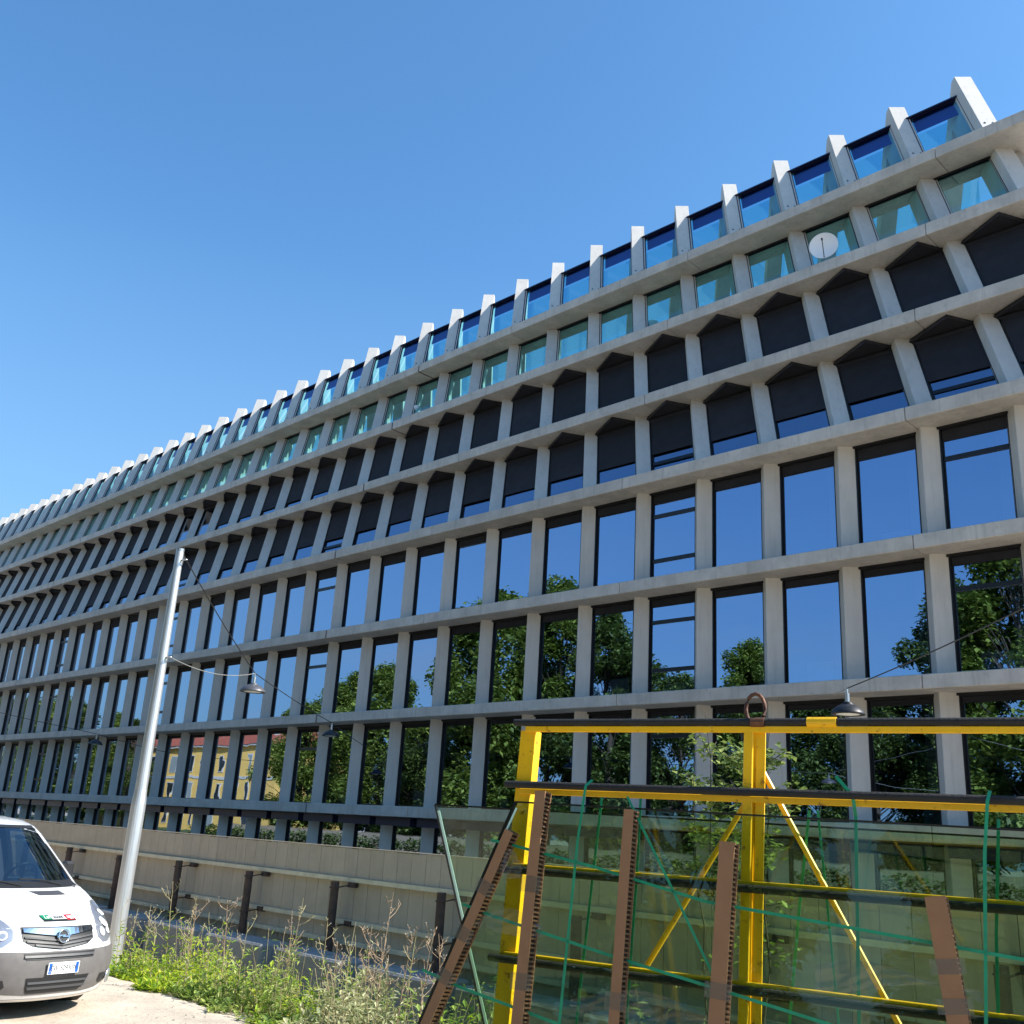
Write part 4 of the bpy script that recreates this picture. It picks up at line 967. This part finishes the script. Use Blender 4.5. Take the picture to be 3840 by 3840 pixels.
    for _ in range(70):
        x = rr.uniform(-6, 3); y = rr.uniform(-18.3, -16.2)
        if inpatch(x, y):
            c = Vector((x, y, gz(x, y)+rr.uniform(.15, .5))); r_ = .014; fl.add([c+Vector((r_*math.cos(a), r_*math.sin(a), 0)) for a in (0, 1.25, 2.5, 3.77, 5.0)], [(0, 1, 2, 3, 4)])
    o = fl.obj('small_flowers', 'flower_yellow'); tag(o, 'tiny yellow flowers dotted in the weed patch', 'flowers', kind='stuff')
weeds()
def sapling():
    rr = random.Random(21); P = Vector((3.95, -14.95, -.5)); t = thing('young_tree', 'young leafy sapling standing behind the rack, left of the middle yellow post', 'tree', P)
    b = MB(); lv = []; lf = []
    for (bx, by, H) in ((-.45, 0, 4.0), (-.05, .1, 3.9), (.35, -.05, 3.9), (-.75, .1, 3.5)):
        pts = [Vector((bx*.4*(i/8)+bx*.6, by, H*i/8))+Vector((rr.uniform(-.04, .04), rr.uniform(-.04, .04), 0)) for i in range(9)]; b.tube(pts, .016, 5, False, r1=.004)
        for j in range(15):
            f_ = rr.uniform(.4, 1); k = min(7, int(f_*8)); Q = pts[k]; d = rdir(rr, .1, 1.0); ln = rr.uniform(.25, .6)*(1.25-f_*.5); e = Q+d*ln; b.tube([Q, e], .004, 4, False)
            for _ in range(rr.randint(26, 44)):
                g = Q.lerp(e, rr.uniform(.2, 1.05))+Vector((rr.gauss(0, .06), rr.gauss(0, .06), rr.gauss(0, .06))); l_ = rr.uniform(.06, .11); leafquad(lv, lf, g, rdir(rr, -.8, .6), Vector((0, 0, 1)), l_, l_*.8)
    b.obj('trunk', 'bark', t); c = MB(); c.add(lv, lf); o = c.obj('crown', 'sapling_leaf', t); 
sapling()
def backdrop():  # unseen leaf row added to mask the fence back in window reflections
    rr = random.Random(31); lv = []; lf = []; 
    for _ in range(34000):
        x = rr.uniform(-62, 13); z = rr.uniform(-.5, 1.42+.12*math.sin(x*2.2)); leafquad(lv, lf, Vector((x, rr.uniform(-13.3, -12.3), z)), rdir(rr, -.6, .9), Vector((0, 0, 1)), .22, .17)
    b = MB(); b.add(lv, lf); o = b.obj('backdrop', 'tree_leaf_dark'); tag(o, 'low green hedge added unseen behind the fence to cover its back in window reflections', 'backdrop', kind='stuff')
backdrop()
def treemesh(seed, H, Rr, n):
    rr = random.Random(seed); tr = MB(); tr.tube([(0, 0, 0), (.1, 0, H*.25), (0, .1, H*.5), (.1, .1, H*.8)], [.32, .25, .17, .06], 8, False)
    cl = []
    for i in range(80):
        f_ = rr.uniform(.12, .97); a = rr.uniform(0, 2*math.pi); r_ = Rr*math.sin(math.pi*min(1, f_*.9+.12))**.7*rr.uniform(.45, 1.0); c = Vector((r_*math.cos(a), r_*math.sin(a), H*f_)); cl.append((c, rr.uniform(.16, .30)*Rr))
        z0 = H*max(.15, f_-.2); tr.tube([(0, 0, z0), c], [.05, .015], 4, False)
    lv = []; lf = []
    for _ in range(n):
        c, r_ = rr.choice(cl); d = Vector((rr.gauss(0, 1), rr.gauss(0, 1), rr.gauss(0, .8))); d.normalize(); P = c+d*r_*(rr.random()**.33)*rr.uniform(.8, 1.15); l_ = rr.uniform(.19, .38); leafquad(lv, lf, P, rdir(rr, -1, .6), Vector((rr.uniform(-.5, .5), rr.uniform(-.5, .5), 1)).normalized(), l_, l_*.75)
    cr_ = MB(); cr_.add(lv, lf)
    return tr.mesh('trunk', 'bark'), cr_.mesh('crown', 'tree_leaf'), cr_.mesh('crown', 'tree_leaf_dark')
def trees():
    base = [treemesh(1, 17, 4.6, 40000), treemesh(2, 15, 5.2, 40000), treemesh(3, 19, 4.2, 40000)]
    T = [  # x, y, height, variant, dark
        (-12.0, -41, 23, 0, 0), (-18.0, -45, 22, 2, 1), (-22.5, -42, 13.5, 1, 1), (-31.5, -40, 17.5, 2, 0), (-29, -47, 14, 1, 1), (-38.5, -41, 15, 1, 1), (-45, -40, 21, 0, 1), (-52, -41, 25.5, 2, 0), (-59, -40, 24, 1, 0), (-64, -43, 15.5, 0, 1), (-70, -41, 13.5, 1, 1), (-77, -41, 18.5, 1, 0), (-84, -42, 18.5, 0, 0), (-90, -40, 15, 1, 0),
        (-136, -42, 15, 0, 1), (-146, -44, 17, 2, 0), (-156, -41, 18.5, 1, 1), (-166, -42, 21, 0, 0), (-178, -42, 21, 2, 1), (-192, -42, 21, 1, 0), (-208, -42, 21, 0, 0), (-4, -43, 24, 1, 1), (4, -44, 22, 2, 0), (14, -42, 20, 0, 1)]
    back = [(x, -56+3*math.sin(x), 11+2*math.cos(x*1.7), (abs(int(x))//9) % 3, 1) for x in list(range(22, -100, -9))+list(range(-168, -290, -11))]
    ordn = 'first second third fourth fifth sixth seventh eighth ninth tenth eleventh twelfth thirteenth fourteenth fifteenth sixteenth seventeenth eighteenth nineteenth twentieth'.split()
    ordn += ['twenty-'+o for o in ordn[:9]]+['thirtieth']
    fr = sorted(T, key=lambda q: -q[0])
    for i, (x, y, H, v, dk) in enumerate(T+back):
        row = 'front' if i < len(T) else 'back'; k_ = fr.index((x, y, H, v, dk)) if row == 'front' else i-len(T)
        t = thing('street_tree', ['broad', 'round', 'tall'][v]+' street tree, '+ordn[k_]+' from the right in the '+row+' row mirrored by the windows', 'tree', (x, y, 0), 'trees across the road mirrored in the windows')
        tr, c0, c1 = base[v]; s = H/(17, 15, 19)[v]
        for o in (link('trunk', tr, t), link('crown', c1 if dk else c0, t)): o.scale = (s*.95, s*.95, s); o.rotation_euler = (0, 0, i*1.3)
trees()
def house():
    x0, x1, y0, y1, H = -160, -108, -60, -48, 11.6
    t = thing('yellow_house', 'yellow plastered house with red tiled roof across the road, seen mirrored in the windows', 'building', ((x0+x1)/2, (y0+y1)/2, 0)); inv = Vector((-(x0+x1)/2, -(y0+y1)/2, 0))
    def rel(mb): mb.v = [tuple(Vector(v)+inv) for v in mb.v]; return mb
    b = MB(); b.box(x0, x1, y0, y1, 0, H); rel(b).obj('wall', 'house_yellow', t)
    b = MB(); b.box(x0-.4, x1+.4, y0-.4, y1+.5, H, H+.25)
    for z in (3.6, 7.3): b.box(x0-.05, x1+.05, y1, y1+.08, z, z+.35)
    rel(b).obj('cornice', 'house_trim', t)
    b = MB(); ym = (y0+y1)/2; vs = [(x0-.5, y0-.5, H+.25), (x1+.5, y0-.5, H+.25), (x1+.5, y1+.6, H+.25), (x0-.5, y1+.6, H+.25), (x0+3, ym, H+3.0), (x1-3, ym, H+3.0)]
    b.add(vs, [(0, 1, 5, 4), (2, 3, 4, 5), (1, 2, 5), (3, 0, 4), (3, 2, 1, 0)]); rel(b).obj('roof', 'roof_tile', t)
    for cx_ in (x1-8, x1-20, x1-33): b = MB(); b.box(cx_, cx_+1, ym+1.2, ym+2.2, H+1.5, H+3.6); rel(b).obj('chimney', 'house_trim', t)
    x = x1-2.4
    while x > x0+2:
        for z in (.9, 4.6, 8.3):
            b = MB(); b.box(x-1.0, x+.2, y1, y1+.06, z-.15, z+2.2); f = rel(b).obj('window', 'house_trim', t)
            b = MB(); b.box(x-.85, x+.05, y1+.06, y1+.08, z, z+2.05); rel(b).obj('pane', 'house_glass' if (int(x)+int(z)) % 3 else 'shutter', f)
        x -= 3.4
house()
